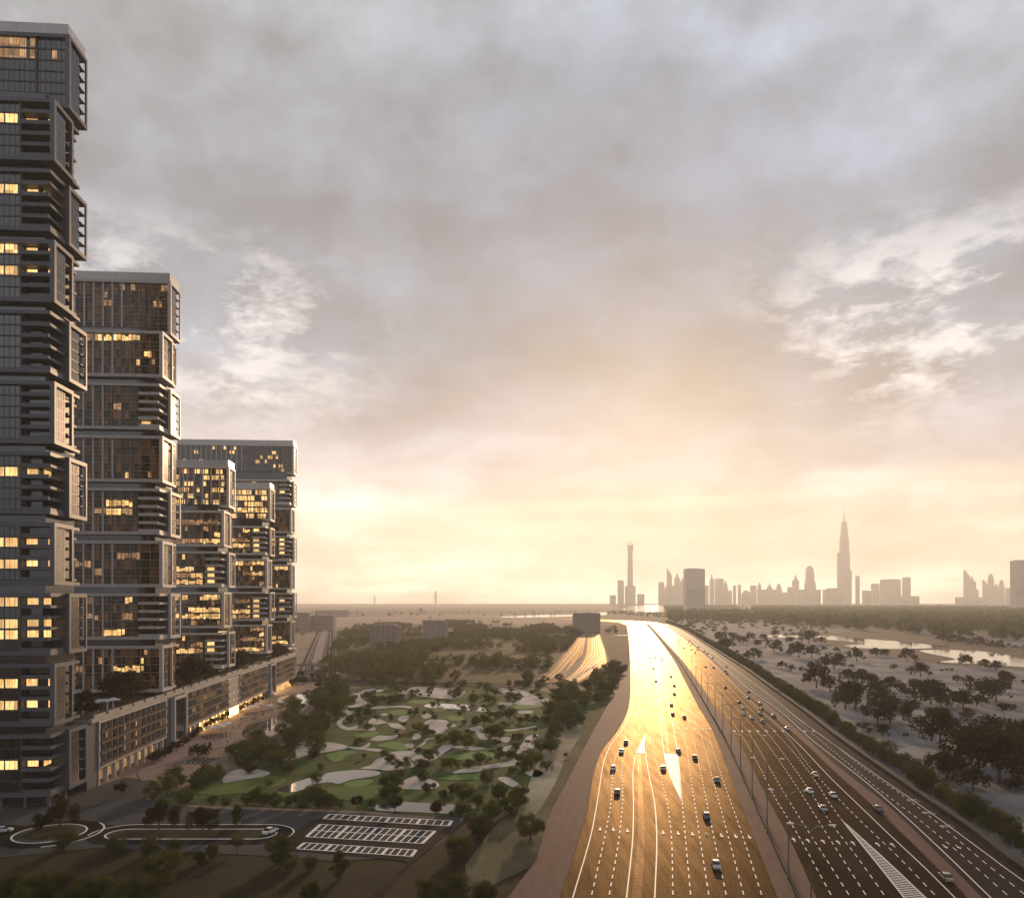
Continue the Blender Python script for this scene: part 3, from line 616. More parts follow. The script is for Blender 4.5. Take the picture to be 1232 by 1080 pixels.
            for k in range(6): mu.box(-.78,-.68,1.9+k*1.05,1.98+k*1.05,z0+1.2,z1-1.2)
            for k in range(1,5): ba.box(-.80,-.66,1.35,8.2,z0+1.2+k*fh-.05,z0+1.2+k*fh+.1)
            for k in range(5):
                zf=z0+1.2+k*fh
                if style==1:
                    sl.box(uL+.5,-1.45,.35,2.9,zf-.02,zf+.22); pr.box(uL+.5,-1.45,.2,.35,zf,zf+1.15)
                    for uu in (-8.6,-5.0): pr.box(uu,uu+1.9,1.5,1.62,zf+1.2,zf+1.75) if rnd.random()<.0 else None
                sl.box(-4.5,-1.0-(.7 if k%2 else 0),12.1,16.2,zf+.3,zf+1.0)
        else:
            q.box(-Wd,-1.2,0,9.3,z1-1.15,z1-.05); q.box(-Wd,-1.2,0,9.3,z0+.05,z0+1.15)
            q.box(-8,0,9.3,21.4,z1-1.2,z1); q.box(-8,0,9.3,21.4,z0,z0+1.2)
            q.box(-1.1,0,9.3,10.4,z0+1.2,z1-1.2); q.box(-.5,0,20.5,21.4,z0+1.2,z1-1.2); q.box(-Wd,-Wd+1,0,9.3,z0+1.15,z1-1.15)
            gl_m.box(-Wd+1,uL,1.0,20,z0+1.15,z1-1.15); gl_m.box(uL,-5.2,3.4,9.5,z0+1.15,z1-1.15); sg.box(-7.9,-.75,10.4,17.4,z0+1.2,z1-1.2)
            w=MB(); w.box(-5.3,-1.1,9.5,10.4,z0+1.2,z1-1.2)
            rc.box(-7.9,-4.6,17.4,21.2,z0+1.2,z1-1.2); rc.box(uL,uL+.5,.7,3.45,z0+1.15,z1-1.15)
            grid(mu,ba,pi,-Wd+1,uL,1.0,z0+1.2,z1-1.2,5,fh)
            for k in range(6): mu.box(-.78,-.68,10.9+k*1.05,10.98+k*1.05,z0+1.2,z1-1.2)
            for k in range(1,5): ba.box(-.80,-.66,10.4,17.4,z0+1.2+k*fh-.05,z0+1.2+k*fh+.1)
            for k in range(5):
                zf=z0+1.2+k*fh; o_=.7 if k%2 else 0
                if k: sl.box(uL+.5,-1.3-o_,.5+o_*.5,9.45,zf-.15,zf+.15)
                pr.box(uL+.5,-1.3-o_,.35+o_*.5,.5+o_*.5,zf-.15,zf+1.05); pr.box(-1.45-o_,-1.3-o_,.5+o_*.5,9.2,zf-.15,zf+.75)
                if k: sl.box(-4.6,-.3,17.4,20.9,zf-.15,zf+.15)
        blk=q.build('storey_block',fr_m,root)
        blk['label']='wide framed block pushed to the front corner' if kind=='A' else 'block with a framed bay set at the rear corner and open balconies in front'
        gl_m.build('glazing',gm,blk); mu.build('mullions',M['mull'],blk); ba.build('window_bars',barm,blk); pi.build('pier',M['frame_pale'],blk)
        sm_=M['slab'] if style==1 else M['frame_pale']; each(sl,'balcony_slab',sm_,blk); each(pr,'parapet',sm_,blk,1 if kind=='A' else 2); each(rc,'recessed_wall',M['dark'],blk); sg.build('side_glazing',M['side'] if (i>3 or style>1) else M['glass'],blk)
        if kind=='B': w.build('side_wall',M['wall'],blk)
        # lit rooms, each storey's windows one part
        spec=(litspec or {}).get(i)
        for k in range(5):
            lk=MB(); zt=z1-1.2-k*fh; zb=zt-fh
            if spec is not None or litspec is not None:
                if spec and k in spec:
                    for (a,b) in ((-Wd+2,-15.2),(-14.8,-11.3)): lit_quads(lk,a,b,.96,zb+.5,zt-.15)
                    vv=2.86 if kind=='A' else 3.36
                    lit_quads(lk,-9.6,-6.4,vv,zb+.9,zt-.3); 
                    if kind=='A' : lit_quads(lk,-3.2,-1.6,vv,zb+.9,zt-.3)
                    else: lk.box(-5.2,-5.14,4.2,8.6,zb+.7,zt-.3)
            else:
                rowp=min(.9,litp*2.2) if rnd.random()<litp*1.1+.04 else litp*.22; dm=MB()
                uu=-Wd+1.2; ue=-2 if kind=='A' else uL-1
                while uu<ue:
                    n_=rnd.choice((3,4,6,8)) if rowp>litp else rnd.choice((1,1,2)); on=rnd.random()<rowp; dmm=rnd.random()<.5
                    for _ in range(n_):
                        if on and uu+1.3<ue: lit_quads(dm if dmm else lk,uu+.08,uu+1.42,.96,zb+rnd.choice((.3,.5,.9)),zt-rnd.choice((.3,.5,.5,1.2)))
                        uu+=1.5
                dm.build('lit_window_row',M['litdim'],blk)
                if kind=='B' and rnd.random()<rowp*1.5: lit_quads(lk,-9.6,-6,3.36,zb+.8,zt-.5)
            each(lk,'lit_window',M['lit'],blk) if style==1 else lk.build('lit_window_row',M['lit'],blk)
        z1-=PIT; kind='B' if kind=='A' else 'A'; i+=1
    # floors between the blocks
    gp=MB(); z=top
    while z>zmin: gp.box(-Wd+1.3,-3.8,2.4,D-1.2,z-.01-21.4+0.01,z-18.9+.01); z-=21.4
    gp.box(-Wd+1.3,-3.8,2.4,D-1.2,top+.02,tz0)
    each(gp,'recessed_storey',M['glass'],root)
    if zmin<5:
        cl_=MB()
        for uu in (-2.2,-9,-16,-23,-30): cl_.box(uu-.6,uu+.2,1,1.9,0,z1+PIT-HB+.02); cl_.box(uu-.6,uu+.2,11,12,0,z1+PIT-HB+.02)
        cl_.box(-8.2,-4.4,6,12,0,z1+PIT-HB+.02)
        each(cl_,'column',M['frame'],root)
    return root
spec1={'T':[(0,-34,-28),(1,-34,-28),(0,-22,-13.5),(1,-22,-13.5),(0,-12.3,-10.7),(1,-12.3,-10.8),(1,-5.6,-4.2)],
 0:[1],1:[1],2:[0,2],3:[],4:[],5:[1],6:[1,3],7:[0,2,3],8:[1,3],9:[2]}
tower('tallest dark grey stacked-block tower cut by the left edge of the photo',-138.6,242,34,215,'A',217.8,241,0,1,.1,1,spec1)
tower('second tallest bronze-gridded stacked-block tower, right behind the tallest one',-142.6,326,42,172.9,'A',174.5,197,26,2,.15,2)
tower('third stacked-block tower with a pale gridded top, right of the second tallest',-151.4,420,44,110.2,'A',113,135,26,3,.38,3)
tower('shortest stacked-block tower with glowing floors, just right of the pale topped one',-159.3,520,44,111.4,'B',115.8,137.6,26,3,.48,4)
tower('wide stacked-block tower with a long flat roof, farthest from the camera',-167,605,88,154.4,'B',160,182.5,0,3,.32,5)
# ================================================================= long podium building
M['podglass']=glassmat('podium_room_glass',(.010,.007,.006),(.05,.026,.014),cell=(2,2.6,3.65),rough=.4,ior=1.15,p=.7)
px0,py0=-140.6,271
pod=empty('podium_building',(px0,py0,0),'long five-storey podium building with rust planters, running under the towers beside the promenade','building',rz=ANG)
def Yv(Y): return (Y-py0)/math.cos(ANG)
PZ=23.4
pb=MB(); pb.box(-46,-3.2,Yv(266),Yv(603),0,22); pb.build('wall',M['dark'],pod)
rf=MB(); rf.box(-47,.5,Yv(265.5),Yv(603.4),22,PZ); roof=rf.build('roof',M['stone'],pod)
rg=MB(); rg.box(-46,-.6,Yv(266),Yv(603),PZ,PZ+.25); rg.build('roof_terrace',M['planter'],roof)
rp=MB(); y=268
while y<600:
    if random.random()<.75: rp.box(-.5,.3,Yv(y),Yv(y+9),PZ,PZ+1.0)
    y+=11
each(rp,'roof_planter',M['stone'],roof)
rr=random.Random(5)
segs=[(263.5,271.5,'wall'),(271.5,335,'bay'),(335,341,'wall'),(341,357,'box'),(357,426,'bay'),(426,447,'sconce'),(447,513,'bay'),(513,518,'wall'),(518,532,'box'),(532,603,'bay')]
for (a,b,t_) in segs:
    va,vb=Yv(a),Yv(b)
    if t_ in('wall','sconce'):
        q=MB(); q.box(-3.3,-.15,va,vb,0,22); w=q.build('cladding_panel',M['wall'] if t_=='wall' else M['stone'],pod)
        if t_=='sconce':
            s_=MB()
            for k in range(4):
                for vv in (va+3,vb-3,(va+vb)/2): s_.box(-.15,.1,vv-.5,vv+.5,8.5+k*4,8.75+k*4)
            each(s_,'wall_lamp',M['lit'],w)
        continue
    if t_=='box':
        q=MB(); q.box(-2,1.5,va,vb,20.3,21.5); q.box(-2,1.5,va,vb,1.5,2.7); q.box(-2,1.5,va,va+1.2,2.7,20.3); q.box(-2,1.5,vb-1.2,vb,2.7,20.3); 
        w=q.build('projecting_bay',M['frame_pale'],pod); q=MB(); q.box(-3,.9,va+1.2,vb-1.2,2.7,20.3); q.build('glazing',M['glass'],w)
        q=MB()
        for k in range(1,7): vv=va+1.2+(vb-va-2.4)*k/7; q.box(.9,1.0,vv-.05,vv+.05,2.7,20.3)
        q.build('mullions',M['mull'],w); continue
    q=MB(); q.box(-1.6,.35,va,vb,21.1,22.0-.004); q.box(-1.6,.35,va,vb,5.6,6.5); q.box(-1.6,.35,va,va+1,6.5,21.1); q.box(-1.6,.35,vb-1,vb,6.5,21.1)
    w=q.build('facade_frame',M['frame_pale'],pod)
    q=MB(); q.box(-3.25,-1.55,va+1,vb-1,6.5,21.1); q.build('glazing',M['podglass'],w)
    nb=max(3,round((vb-va-2)/5.2)); bw=(vb-va-2)/nb
    dv=MB(); pl_=MB(); sf=MB()
    for k in range(1,nb): vv=va+1+bw*k; dv.box(-1.6,-.02,vv-.14,vv+.14,6.5,21.1)
    for fl in range(4):
        zf=6.5+fl*3.65; pl_.box(-1.55,.72,va+.9,vb-.9,zf,zf+.3); pl_.box(.3,.72,va+.9,vb-.9,zf+.3,zf+.95)
        bb=va+1
        while bb<vb-2: pl_.box(.25,.9,bb,bb+U(1.2,2.5),zf+.95,zf+1.25); bb+=U(2.2,4.5)
    li=MB(); lb=[nb//3,nb//3+2] if nb>6 else [1,2]
    for k in range(nb):
        for fl in range(4):
            p=.85 if k in lb else (.08 if a<330 else .22 if a<430 else .45)
            if rr.random()<p: zf=6.5+fl*3.65; li.box(-1.54,-1.5,va+1+bw*k+.35,va+1+bw*(k+1)-.35,zf+.9,zf+3.3)
    each(dv,'bay_divider',M['stone'],w); pl_.build('balcony_planter',M['planter'],w); each(li,'lit_window',M['litdim'] if a<300 else M['lit'],w)
    cm=MB(); vv=va+.5
    while vv<vb: cm.box(-1.3,.1,vv-.45,vv+.45,0,5.6); vv+=6.6
    each(cm,'column',M['frame_pale'],w)
    sh=MB(); sd_=MB(); vv=va+1.3
    while vv<vb-4:
        br=(a>=357 and vv>va+ (20 if a<400 else 0) and vv< (vb if a<400 else va+48))
        (sh if br else sd_).box(-1.2 if br else -3.2,-1.1 if br else -3.12,vv,vv+4.9,.4,5.0 if br else 4.6)
        vv+=6.6
    each(sh,'shopfront',M['shop'],w); each(sd_,'shopfront',M['shopdim'],w)
    aw=MB(); aw.box(-3.1,-.2,va+1,vb-1,4.9,5.2); aw.build('canopy',M['bronze'],w)
M['shop'].cycles.emission_sampling='AUTO'
# lobby front under the bright sconce wall
q=MB()
for k in range(4): q.box(-.14,-.05,Yv(427.5+k*4.9),Yv(431.2+k*4.9),.4,4.8)
each(q,'shopfront',M['shop'],pod)
# roof pavilions
def onroof(Y,d): # point on the podium roof at depth Y, d metres in from the facade
    return (px0-.0685*(Y-py0)-d, Y, PZ+.25)
def pergola(Y,d,s,label):
    r=empty('pergola',onroof(Y,d),label,'pergola','white roof terrace pergolas',rz=ANG)
    q=MB()
    for a in (-1,1):
        for b in (-1,1): q.box(a*2.2*s-.12,a*2.2*s+.12,b*2.2*s-.12,b*2.2*s+.12,0,3)
    each(q,'post',M['white'],r); q=MB(); q.box(-2.5*s,2.5*s,-2.5*s,2.5*s,3,3.25)
    for k in range(7): q.box(-2.5*s,2.5*s,-2.4*s+k*.8*s,-2.3*s+k*.8*s,3.25,3.42)
    q.build('slatted_roof',M['white'],r)
pergola(281,7,.8,'small white pergola on the podium roof nearest the tallest tower')
pergola(289,6,1.1,'larger white pergola on the podium roof under the big tree')
def parasol(x,y,z,s,label,grp='white parasols over the cafe tables',first=[]):
    if not first:
        r=empty('parasol',(x,y,z),label,'parasol',grp,sc=s)
        q=MB(); q.tube([(0,0,0),(0,0,2.7)],[.04,.03],6); q.build('pole',M['steel'],r)
        q=MB(); n=8; q.v+=[(0,0,3.0)]+[(1.9*math.cos(a*math.pi/4),1.9*math.sin(a*math.pi/4),2.35) for a in range(n)]+[(1.9*math.cos(a*math.pi/4),1.9*math.sin(a*math.pi/4),2.22) for a in range(n)]
        for a in range(n): q.f.append((0,1+a,1+(a+1)%n)); q.f.append((1+a,9+a,9+(a+1)%n,1+(a+1)%n)); q.m+=[0,0]
        q.build('canopy',M['white'],r); kids_of(r); first.append(r); return r
    c=copy_tree(first[0]); c.location=(x,y,z); c.scale=(s,)*3; c['label']=label; c['group']=grp; return c
parasol(*onroof(293,4)[:3],1.3,'white parasol on the podium roof beside the larger pergola')
# ================================================================= trees
def crown_arrays(rs,kind,nleaf,ls,unit=False):
    r=np.random.RandomState(rs); lobes=[]
    if kind=='broad':
        for i in range(26):
            d=r.normal(size=3); d/=np.linalg.norm(d); k=r.uniform(.35,1)**.5
            c=np.array([d[0]*.36*k,d[1]*.36*k,.50+d[2]*.30*k]); lobes.append((c,r.uniform(.09,.19)))
        lobes+=[(np.array([r.uniform(-.25,.25),r.uniform(-.25,.25),.2]),.13) for _ in range(4)]
    elif kind=='scrub':
        for i in range(26):
            a=r.uniform(0,6.28); q=r.uniform(.05,.52); c=np.array([q*math.cos(a),q*math.sin(a),.76-.7*q*q+r.uniform(-.36,.08)]); lobes.append((c,r.uniform(.10,.19)))
    elif kind=='tall':
        for i in range(24):
            zz=r.uniform(.2,.93); w=.30*math.sin(math.pi*min(1,(zz+.12)))+.05; a=r.uniform(0,6.28); q=r.uniform(.2,1)*w
            lobes.append((np.array([q*math.cos(a),q*math.sin(a),zz]),r.uniform(.07,.14)))
    else:
        for i in range(16):
            d=r.normal(size=3); d/=np.linalg.norm(d); lobes.append((np.array([d[0]*.26,d[1]*.26,.62+d[2]*.2]),r.uniform(.12,.17)))
    w=np.array([l[1]**2 for l in lobes]); idx=r.choice(len(lobes),nleaf,p=w/w.sum())
    C=np.array([lobes[i][0] for i in idx]); Rr=np.array([lobes[i][1] for i in idx])
    d=r.normal(size=(nleaf,3)); d/=np.linalg.norm(d,axis=1)[:,None]
    P=C+d*(Rr*r.uniform(.55,1.08,nleaf))[:,None]; P[:,2]=np.maximum(P[:,2],.03)
    nrm=d+r.normal(size=(nleaf,3))*.7; nrm/=np.linalg.norm(nrm,axis=1)[:,None]
    u=np.cross(nrm,r.normal(size=(nleaf,3))); u/=np.linalg.norm(u,axis=1)[:,None]; v=np.cross(nrm,u)
    s=(ls*r.uniform(.6,1.3,nleaf))[:,None]
    V=np.stack([P-u*s,P-v*s*.6,P+u*s,P+v*s*.6],1).reshape(-1,3)
    return V,lobes
def np_mesh(name,V,nq,mats,extra=None):
    # V: quads' corners; extra: an MB with a trunk, second material
    ev=np.array(extra.v) if extra else np.zeros((0,3)); nv=len(V)+len(ev)
    me=bpy.data.meshes.new(name); me.vertices.add(nv); me.vertices.foreach_set('co',np.concatenate([V,ev]).astype(np.float32).ravel())
    li=list(range(len(V))); st=list(range(0,len(V),4)); mi=[0]*nq
    if extra:
        for f in extra.f: st.append(len(li)); li+=[i+len(V) for i in f]; mi.append(1)
    me.loops.add(len(li)); me.loops.foreach_set('vertex_index',li); me.polygons.add(len(st)); me.polygons.foreach_set('loop_start',st)
    for m in mats: me.materials.append(m)
    me.polygons.foreach_set('material_index',mi); me.update(calc_edges=True); return me
def trunk_mb(kind,lobes,rs):
    r=random.Random(rs); mb=MB(); h=.34 if kind!='scrub' else .3
    mb.tube([(0,0,-.03),(.008,.004,h*.5),(.0,.0,h)],[.035,.026,.02],7)
    for c,_ in r.sample(lobes,min(6,len(lobes))):
        mid=(c[0]*.45,c[1]*.45,h+(c[2]-h)*.4)
        if c[2]>h: mb.tube([(0,0,h*.9),mid,tuple(c)],[.017,.011,.005],5)
    return mb
TV={}
def variant(kind,i,lod,lm):
    key=(kind,i,lod,lm)
    if key not in TV:
        nl,ls={'near':(8500,.017),'mid':(2400,.027),'far':(600,.05)}[lod]
        if kind=='scrub': ls*=1.25
        V,lob=crown_arrays(i*17+len(kind),kind,nl,ls); tm=trunk_mb(kind,lob,i)
        if lod=='far': TV[key]=(np_mesh('tree',V,nl,[M[lm],M['bark']],tm),)
        else: TV[key]=(tm.mesh('trunk',M['bark']),np_mesh('crown',V,nl,[M[lm]]))
    return TV[key]
NT=0
def tree(x,y,h,label,group=None,kind='broad',lm='leaf',z=0,name='tree',cat='tree',wide=1.0,lod=None):
    if name=='tree' and 'bush' in label and 'bushy' not in label: name=cat='bush'
    if 'scrub' in (group or '') and name=='tree': name='scrub_tree'; cat='scrub tree'
    global NT; NT+=1
    d=math.hypot(x,y); lod=lod or ('near' if d<270 else 'mid' if d<520 else 'far'); v=variant(kind,random.randrange(5),lod,lm)
    sc=(h*wide*U(.92,1.08),h*wide*U(.92,1.08),h)
    if len(v)==1:
        o=link(name,v[0],None,(x,y,z),U(0,6.28),sc); return tag(o,label,cat,group)
    r=empty(name,(x,y,z),label,cat,group,U(0,6.28),sc); link('trunk',v[0],r); link('crown',v[1],r); return r
def ptree(px,py,hp,label,group=None,**k):
    x,y=g(px,py); return tree(x,y,hp*y/F,label,group,**k)
# --- foreground
fgt=[(72,996,38,'scrub','leaf_dark','dark spreading tree on the grassy roundabout island'),(50,998,24,'broad','leaf_dark','smaller dark tree left of the spreading one on the roundabout island'),
(77,1024,31,'broad','leaf_olive','olive bush standing at the near edge of the roundabout'),(191.5,998,38,'scrub','leaf_dark','darkest tree on the long loop island, leftmost of its two trees'),
(244,1001,33,'scrub','leaf_dark','dark tree on the long loop island, right of the darker one'),(285,995,27,'tall','leaf_olive','slim tree on the paving beyond the far edge of the loop road'),
(285,1025,22,'round','leaf_olive','small olive tree with a clear trunk below the right end of the loop'),(142,1027,27,'broad','leaf_olive','bush beside the loop road, left of the two touching bushes'),
(182,1030,30,'broad','leaf_olive','larger of two touching bushes below the loop road'),(208,1027,22,'broad','leaf_olive','smaller of two touching bushes below the loop road'),
(240,1038,18,'broad','leaf_olive','low bush on the field, pair with a taller one to its right'),(256,1032,21,'broad','leaf_olive','taller bush of the low pair on the field'),
(193,1064,48,'broad','leaf_olive','tall rounded bush at the right end of the bottom-left thicket'),(146,958,20,'round','leaf_dark','small ball-shaped tree on the paving in front of the podium columns'),
(339,1042,43,'broad','leaf_olive','large tree at the left end of the car park'),(349,1047,18,'broad','leaf_olive','low bush at the foot of the large tree by the car park'),(373,1046,22,'broad','leaf_olive','broad bush below the car park between two taller trees'),
(409,1058,36,'tall','leaf_olive','upright tree on the field just below the car park'),(371,1084,27,'broad','leaf_olive','bush cut by the bottom edge left of the exit road'),
(550,1034,34,'broad','leaf_olive','tree beside the exit road, nearest the camera of the verge trees'),(576,1008,32,'broad','leaf_olive','rounded tree right of the car park corner'),
(638,1010,37,'broad','leaf_olive','lone rounded tree on the verge beside the rose walkway'),(513,1088,38,'broad','leaf_olive','left bush of the three cut by the bottom edge right of the exit road'),
(547,1090,42,'broad','leaf_olive','middle bush of the three cut by the bottom edge right of the exit road'),(581,1088,36,'broad','leaf_olive','right bush of the three cut by the bottom edge right of the exit road'),
(681,912,8,'round','leaf','tiny bush alone on the verge next to the walkway'),(659,927,11,'round','leaf','small bush alone on the pale sand of the verge'),
(592,985,26,'broad','leaf','dense tree at the lower right corner of the golf course'),(613,980,28,'broad','leaf','dense tree beside the one at the golf course corner'),(626,969,28,'broad','leaf','dense tree on the sand at the right edge of the golf course'),
(475,978,24,'round','leaf_dark','ball-shaped dark tree left of the pond above the car park'),(524,984,23,'round','leaf_dark','ball-shaped tree with clear trunk in front of the car park pond'),
(430,974,19,'round','leaf_dark','round dark tree above the left end of the car park'),(555,982,19,'broad','leaf','bushy tree at the right end of the car park pond'),(543,982,8,'round','leaf','tiny round shrub beside the car park pond')]
for px,py,hp,k,lm,lb in fgt: ptree(px,py,hp,lb,'trees of the near field and car park',kind=k,lm=lm,wide=1.15 if k=='broad' else 1)
for i,(px,py,hp) in enumerate([(4,1085,38),(22,1082,34),(40,1088,44),(58,1086,42),(76,1090,46),(95,1090,44),(112,1092,42),(130,1088,40),(148,1090,38),(166,1086,38),(178,1078,32),(30,1100,40),(86,1104,45),(140,1104,40)]):
    ptree(px,py,hp,'olive bush of the dense thicket filling the bottom left corner','bushes of the bottom left thicket',lm='leaf_olive',wide=1.15)
# --- near edge of the golf course
edge=[(185,962,26),(200,956,32),(222,968,22),(212,948,30),(238,950,26),(248,945,30),(262,940,24),(255,968,14),(272,970,15),(297,968,18),(318,968,18),(331,971,20),(310,966,22),(346,969,15),(361,971,24),(383,972,30),(374,966,24),(395,972,22),(409,973,15),(447,972,12),
(511,940,18),(513,953,14),(532,960,13),(558,963,28),(587,943,22),(545,955,14),(468,952,26),(478,946,24),(462,960,18),(600,962,24),(575,970,18)]
for px,py,hp in edge: ptree(px,py,hp,'leafy tree in the row along the near edge of the golf course','trees along the near edge of the golf course',lm='leaf' ,wide=1.1)
AT=[(45,170,60),(110,110,50),(380,130,70),(450,130,60),(545,95,50),(545,150,70),(600,165,60),(690,115,50),(675,165,45),(740,225,75),(815,210,30),(895,205,65),(850,120,60),(920,125,60),(1060,130,50),(1090,210,60),(1150,215,70),(340,240,70),(380,290,80),(450,270,70),(530,290,80),(590,280,60),(640,240,50),(330,320,40),(240,370,60),(300,400,75),(345,400,60),(105,405,35),(160,450,60),(540,440,55),(720,380,50),(770,385,50),(850,385,35),(790,530,80),(870,585,100),(250,655,55),(215,665,40),(480,770,65),(550,805,45),(900,800,85),(1010,660,100),(1140,650,100),(680,880,100),(790,880,90),(600,880,80),(870,860,60),(1040,870,90)]
BT=[(20,120,50),(120,130,70),(285,120,50),(360,180,90),(430,210,70),(90,215,80),(230,270,80),(380,280,70),(560,255,80),(620,250,60),(650,220,40),(560,130,60),(650,140,70),(150,350,40),(440,410,60),(380,400,55),(570,430,100),(720,460,80),(800,460,70),(250,480,80),(330,480,90),(380,600,110),(470,600,90),(60,640,110),(180,680,110),(600,630,60),(660,620,70),(620,710,70),(800,610,45),(570,780,60),(610,785,50),(470,810,110),(290,860,110),(180,880,80),(850,720,120),(950,730,130),(760,870,160),(910,890,75),(900,450,60),(30,880,90),(700,900,120)]
for fA,lst in ((A,AT),(B,BT)):
    for a,b,c in lst:
        px,py=fA(a,b); ptree(px,py,c/7.7*1.25,'bushy tree standing between the sand bunkers and greens of the golf course','trees between the golf bunkers',lm='leaf',kind=random.choice(['broad','broad','broad','tall','scrub']),wide=1.35)
def inpoly(x,y,P):
    c=False; j=len(P)-1
    for i in range(len(P)):
        if ((P[i][1]>y)!=(P[j][1]>y)) and x<(P[j][0]-P[i][0])*(y-P[i][1])/(P[j][1]-P[i][1])+P[i][0]: c=not c
        j=i
    return c
def scatter(pxs,n,dmin,rs,skip=()):
    P=[g(*p) for p in pxs]; SK=[[g(*q) for q in s] for s in skip]; r=random.Random(rs); xs=[p[0] for p in P]; ys=[p[1] for p in P]; out=[]; grid={}
    for _ in range(n*12):
        x,y=r.uniform(min(xs),max(xs)),r.uniform(min(ys),max(ys))
        if not inpoly(x,y,P) or any(inpoly(x,y,s) for s in SK): continue
        ci,cj=int(x//dmin),int(y//dmin)
        if any((x-a)**2+(y-b)**2<dmin*dmin for i in (-1,0,1) for j in (-1,0,1) for a,b in grid.get((ci+i,cj+j),())): continue
        grid.setdefault((ci,cj),[]).append((x,y)); out.append((x,y))
        if len(out)>=n: break
    return out
belts=[([(742,800),(752,806),(745,822),(728,842),(712,852),(700,866),(690,882),(678,900),(660,915),(650,912),(655,890),(668,870),(655,862),(668,850),(690,838),(715,818)],62,9.5,8.5,'tree of the dense belt between the golf course and the rose walkway','trees of the belt beside the rose walkway'),
 ([(640,815),(700,822),(712,826),(690,846),(668,842),(650,830),(610,828)],16,9.5,8,'tree of the clump below the lit interchange at the far right of the golf course','trees below the interchange'),
 ([(378,835),(396,824),(418,828),(428,842),(410,862),(388,880),(402,900),(380,915),(352,900),(332,884),(345,862)],46,8.5,9,'tree of the dense clump between the lagoon and the golf course','trees between the lagoon and the golf course'),
 ([(272,905),(305,893),(335,893),(355,915),(350,936),(318,938),(285,925)],18,6.8,7.5,'tree of the tight clump between the promenade and the first long bunker','trees of the clump by the promenade')]
for poly,n,dm,h,lb,gr in belts:
    for i,(x,y) in enumerate(scatter(poly,n,dm,n)): tree(x,y,h*U(.6,1.3),lb,gr,lm=random.choice(['leaf','leaf','leaf_olive']),wide=1.25)
for (x,y) in scatter([(200,958),(345,900),(410,865),(430,830),(640,832),(690,850),(640,930),(600,960),(430,968)],75,13,77):
    tree(x,y,U(2.2,4.6),'small rounded shrub scattered on the golf course grass','small shrubs on the golf course',kind=random.choice(['broad','round']),lm='leaf',wide=1.3,name='shrub',cat='shrub')
# street trees along the podium and ball trees at the far junction
for i,(a,b) in enumerate([(30,715),(65,695),(100,675),(165,635),(210,605),(260,570),(300,540),(350,505),(375,490),(400,475),(440,460),(480,435),(500,415),(560,395),(590,380),(620,370),(650,352),(680,335),(700,315)]):
    x,y=g(*Mz(a,b)); tree(x,y,U(4.6,5.6),'clipped round street tree in the row along the foot of the podium','street trees along the podium',kind='round',lm='leaf_dark',wide=1.35,lod='mid')
for i,(px,py,h,lb) in enumerate([(352,826,11,'left round tree of the group at the end of the podium'),(358,823,10,'middle round tree of the group at the end of the podium'),(365,824,11,'right round tree of the group at the end of the podium'),(383,829,10,'round tree alone on the paving beyond the lagoon'),(376,817,9,'round tree beside the bridge ramps'),(362,815,9,'round tree nearest the bridge ramps')]):
    ptree(px,py,h,lb,'round trees by the far junction',kind='round',lm='leaf_dark',wide=1.3)
# podium roof garden
for i,(Y,d,h,k,lb) in enumerate([(272,4,10,'tall','columnar dark tree on the podium roof beside the tallest tower'),(268,7,8,'broad','leafy tree tucked behind the columnar one beside the tallest tower'),(301,3.5,14,'scrub','large spreading tree on the podium roof in front of the second tower'),(306,9,12,'scrub','spreading tree behind the large one before the second tower'),
 (352,3,8,'broad','bush at the right foot of the second tower'),(366,3,11,'broad','dense tree on the roof right of the second tower'),(376,4,14,'scrub','palm-like tall tree between second and third towers'),(390,4,12,'broad','dark tree left of the third tower base'),(398,3,9,'broad','low dark tree in front of the third tower'),
 (448,3,10,'broad','tree between third and fourth towers, nearest'),(458,4,11,'scrub','spreading tree between third and fourth towers'),(468,4,12,'broad','tree between third and fourth towers, farthest'),(482,3,9,'broad','low tree before the fourth tower'),(545,3,9,'broad','tree right of the fourth tower, nearest'),(553,3,11,'broad','middle tree of the roof group right of the fourth tower'),(562,3,9,'broad','rounded tree of the roof group right of the fourth tower'),(572,3,8,'broad','tree at the far end of the podium roof'),(584,3,7,'broad','last small tree at the far end of the podium roof')]):
    x,y,z=onroof(Y,d); tree(x,y,h,lb,'podium roof garden trees',kind=k,lm='leaf_dark',z=z,lod='mid',wide=1.1)
# --- scrubland trees
scr=[(155,240,45),(125,240,25),(235,212,50),(265,278,30),(305,290,28),(345,292,20),(385,278,28),(335,235,65),(385,235,50),(290,225,20),(435,208,18),(485,212,20),(375,180,55),(425,180,30),(300,180,30),(115,180,30),(170,190,28),(565,250,55),(545,278,18),(475,280,65),(440,280,50),(405,355,90),(460,370,60),(400,320,40),(530,330,50),(585,340,60),(620,345,50),(560,440,110),(520,440,90),(640,380,60),(700,370,60),(665,425,70),(700,500,110),(650,500,100),(670,550,50),(780,470,70),(715,285,25),(820,312,60),(765,248,50),(640,230,35),(680,230,30),(800,250,25),(965,335,30),(1015,345,40),(1000,270,50),(1075,275,35),(1120,290,45),(800,410,90),(860,420,100),(900,440,90),(990,440,80),(970,430,60),(1070,400,80),(1120,410,90),(1065,425,40),(1150,455,40),(1155,350,60),(900,590,150),(925,725,120),(880,680,60),(950,720,90),(1100,640,170),(1135,735,220),(1050,700,200),(1210,720,160),(1030,765,90),(1200,770,60),(1232,600,120),(880,500,70),(540,415,70),(1150,320,30),(50,205,50),(30,200,40),(75,165,30),(140,170,35),(195,165,25),(240,150,25),(20,170,35)]
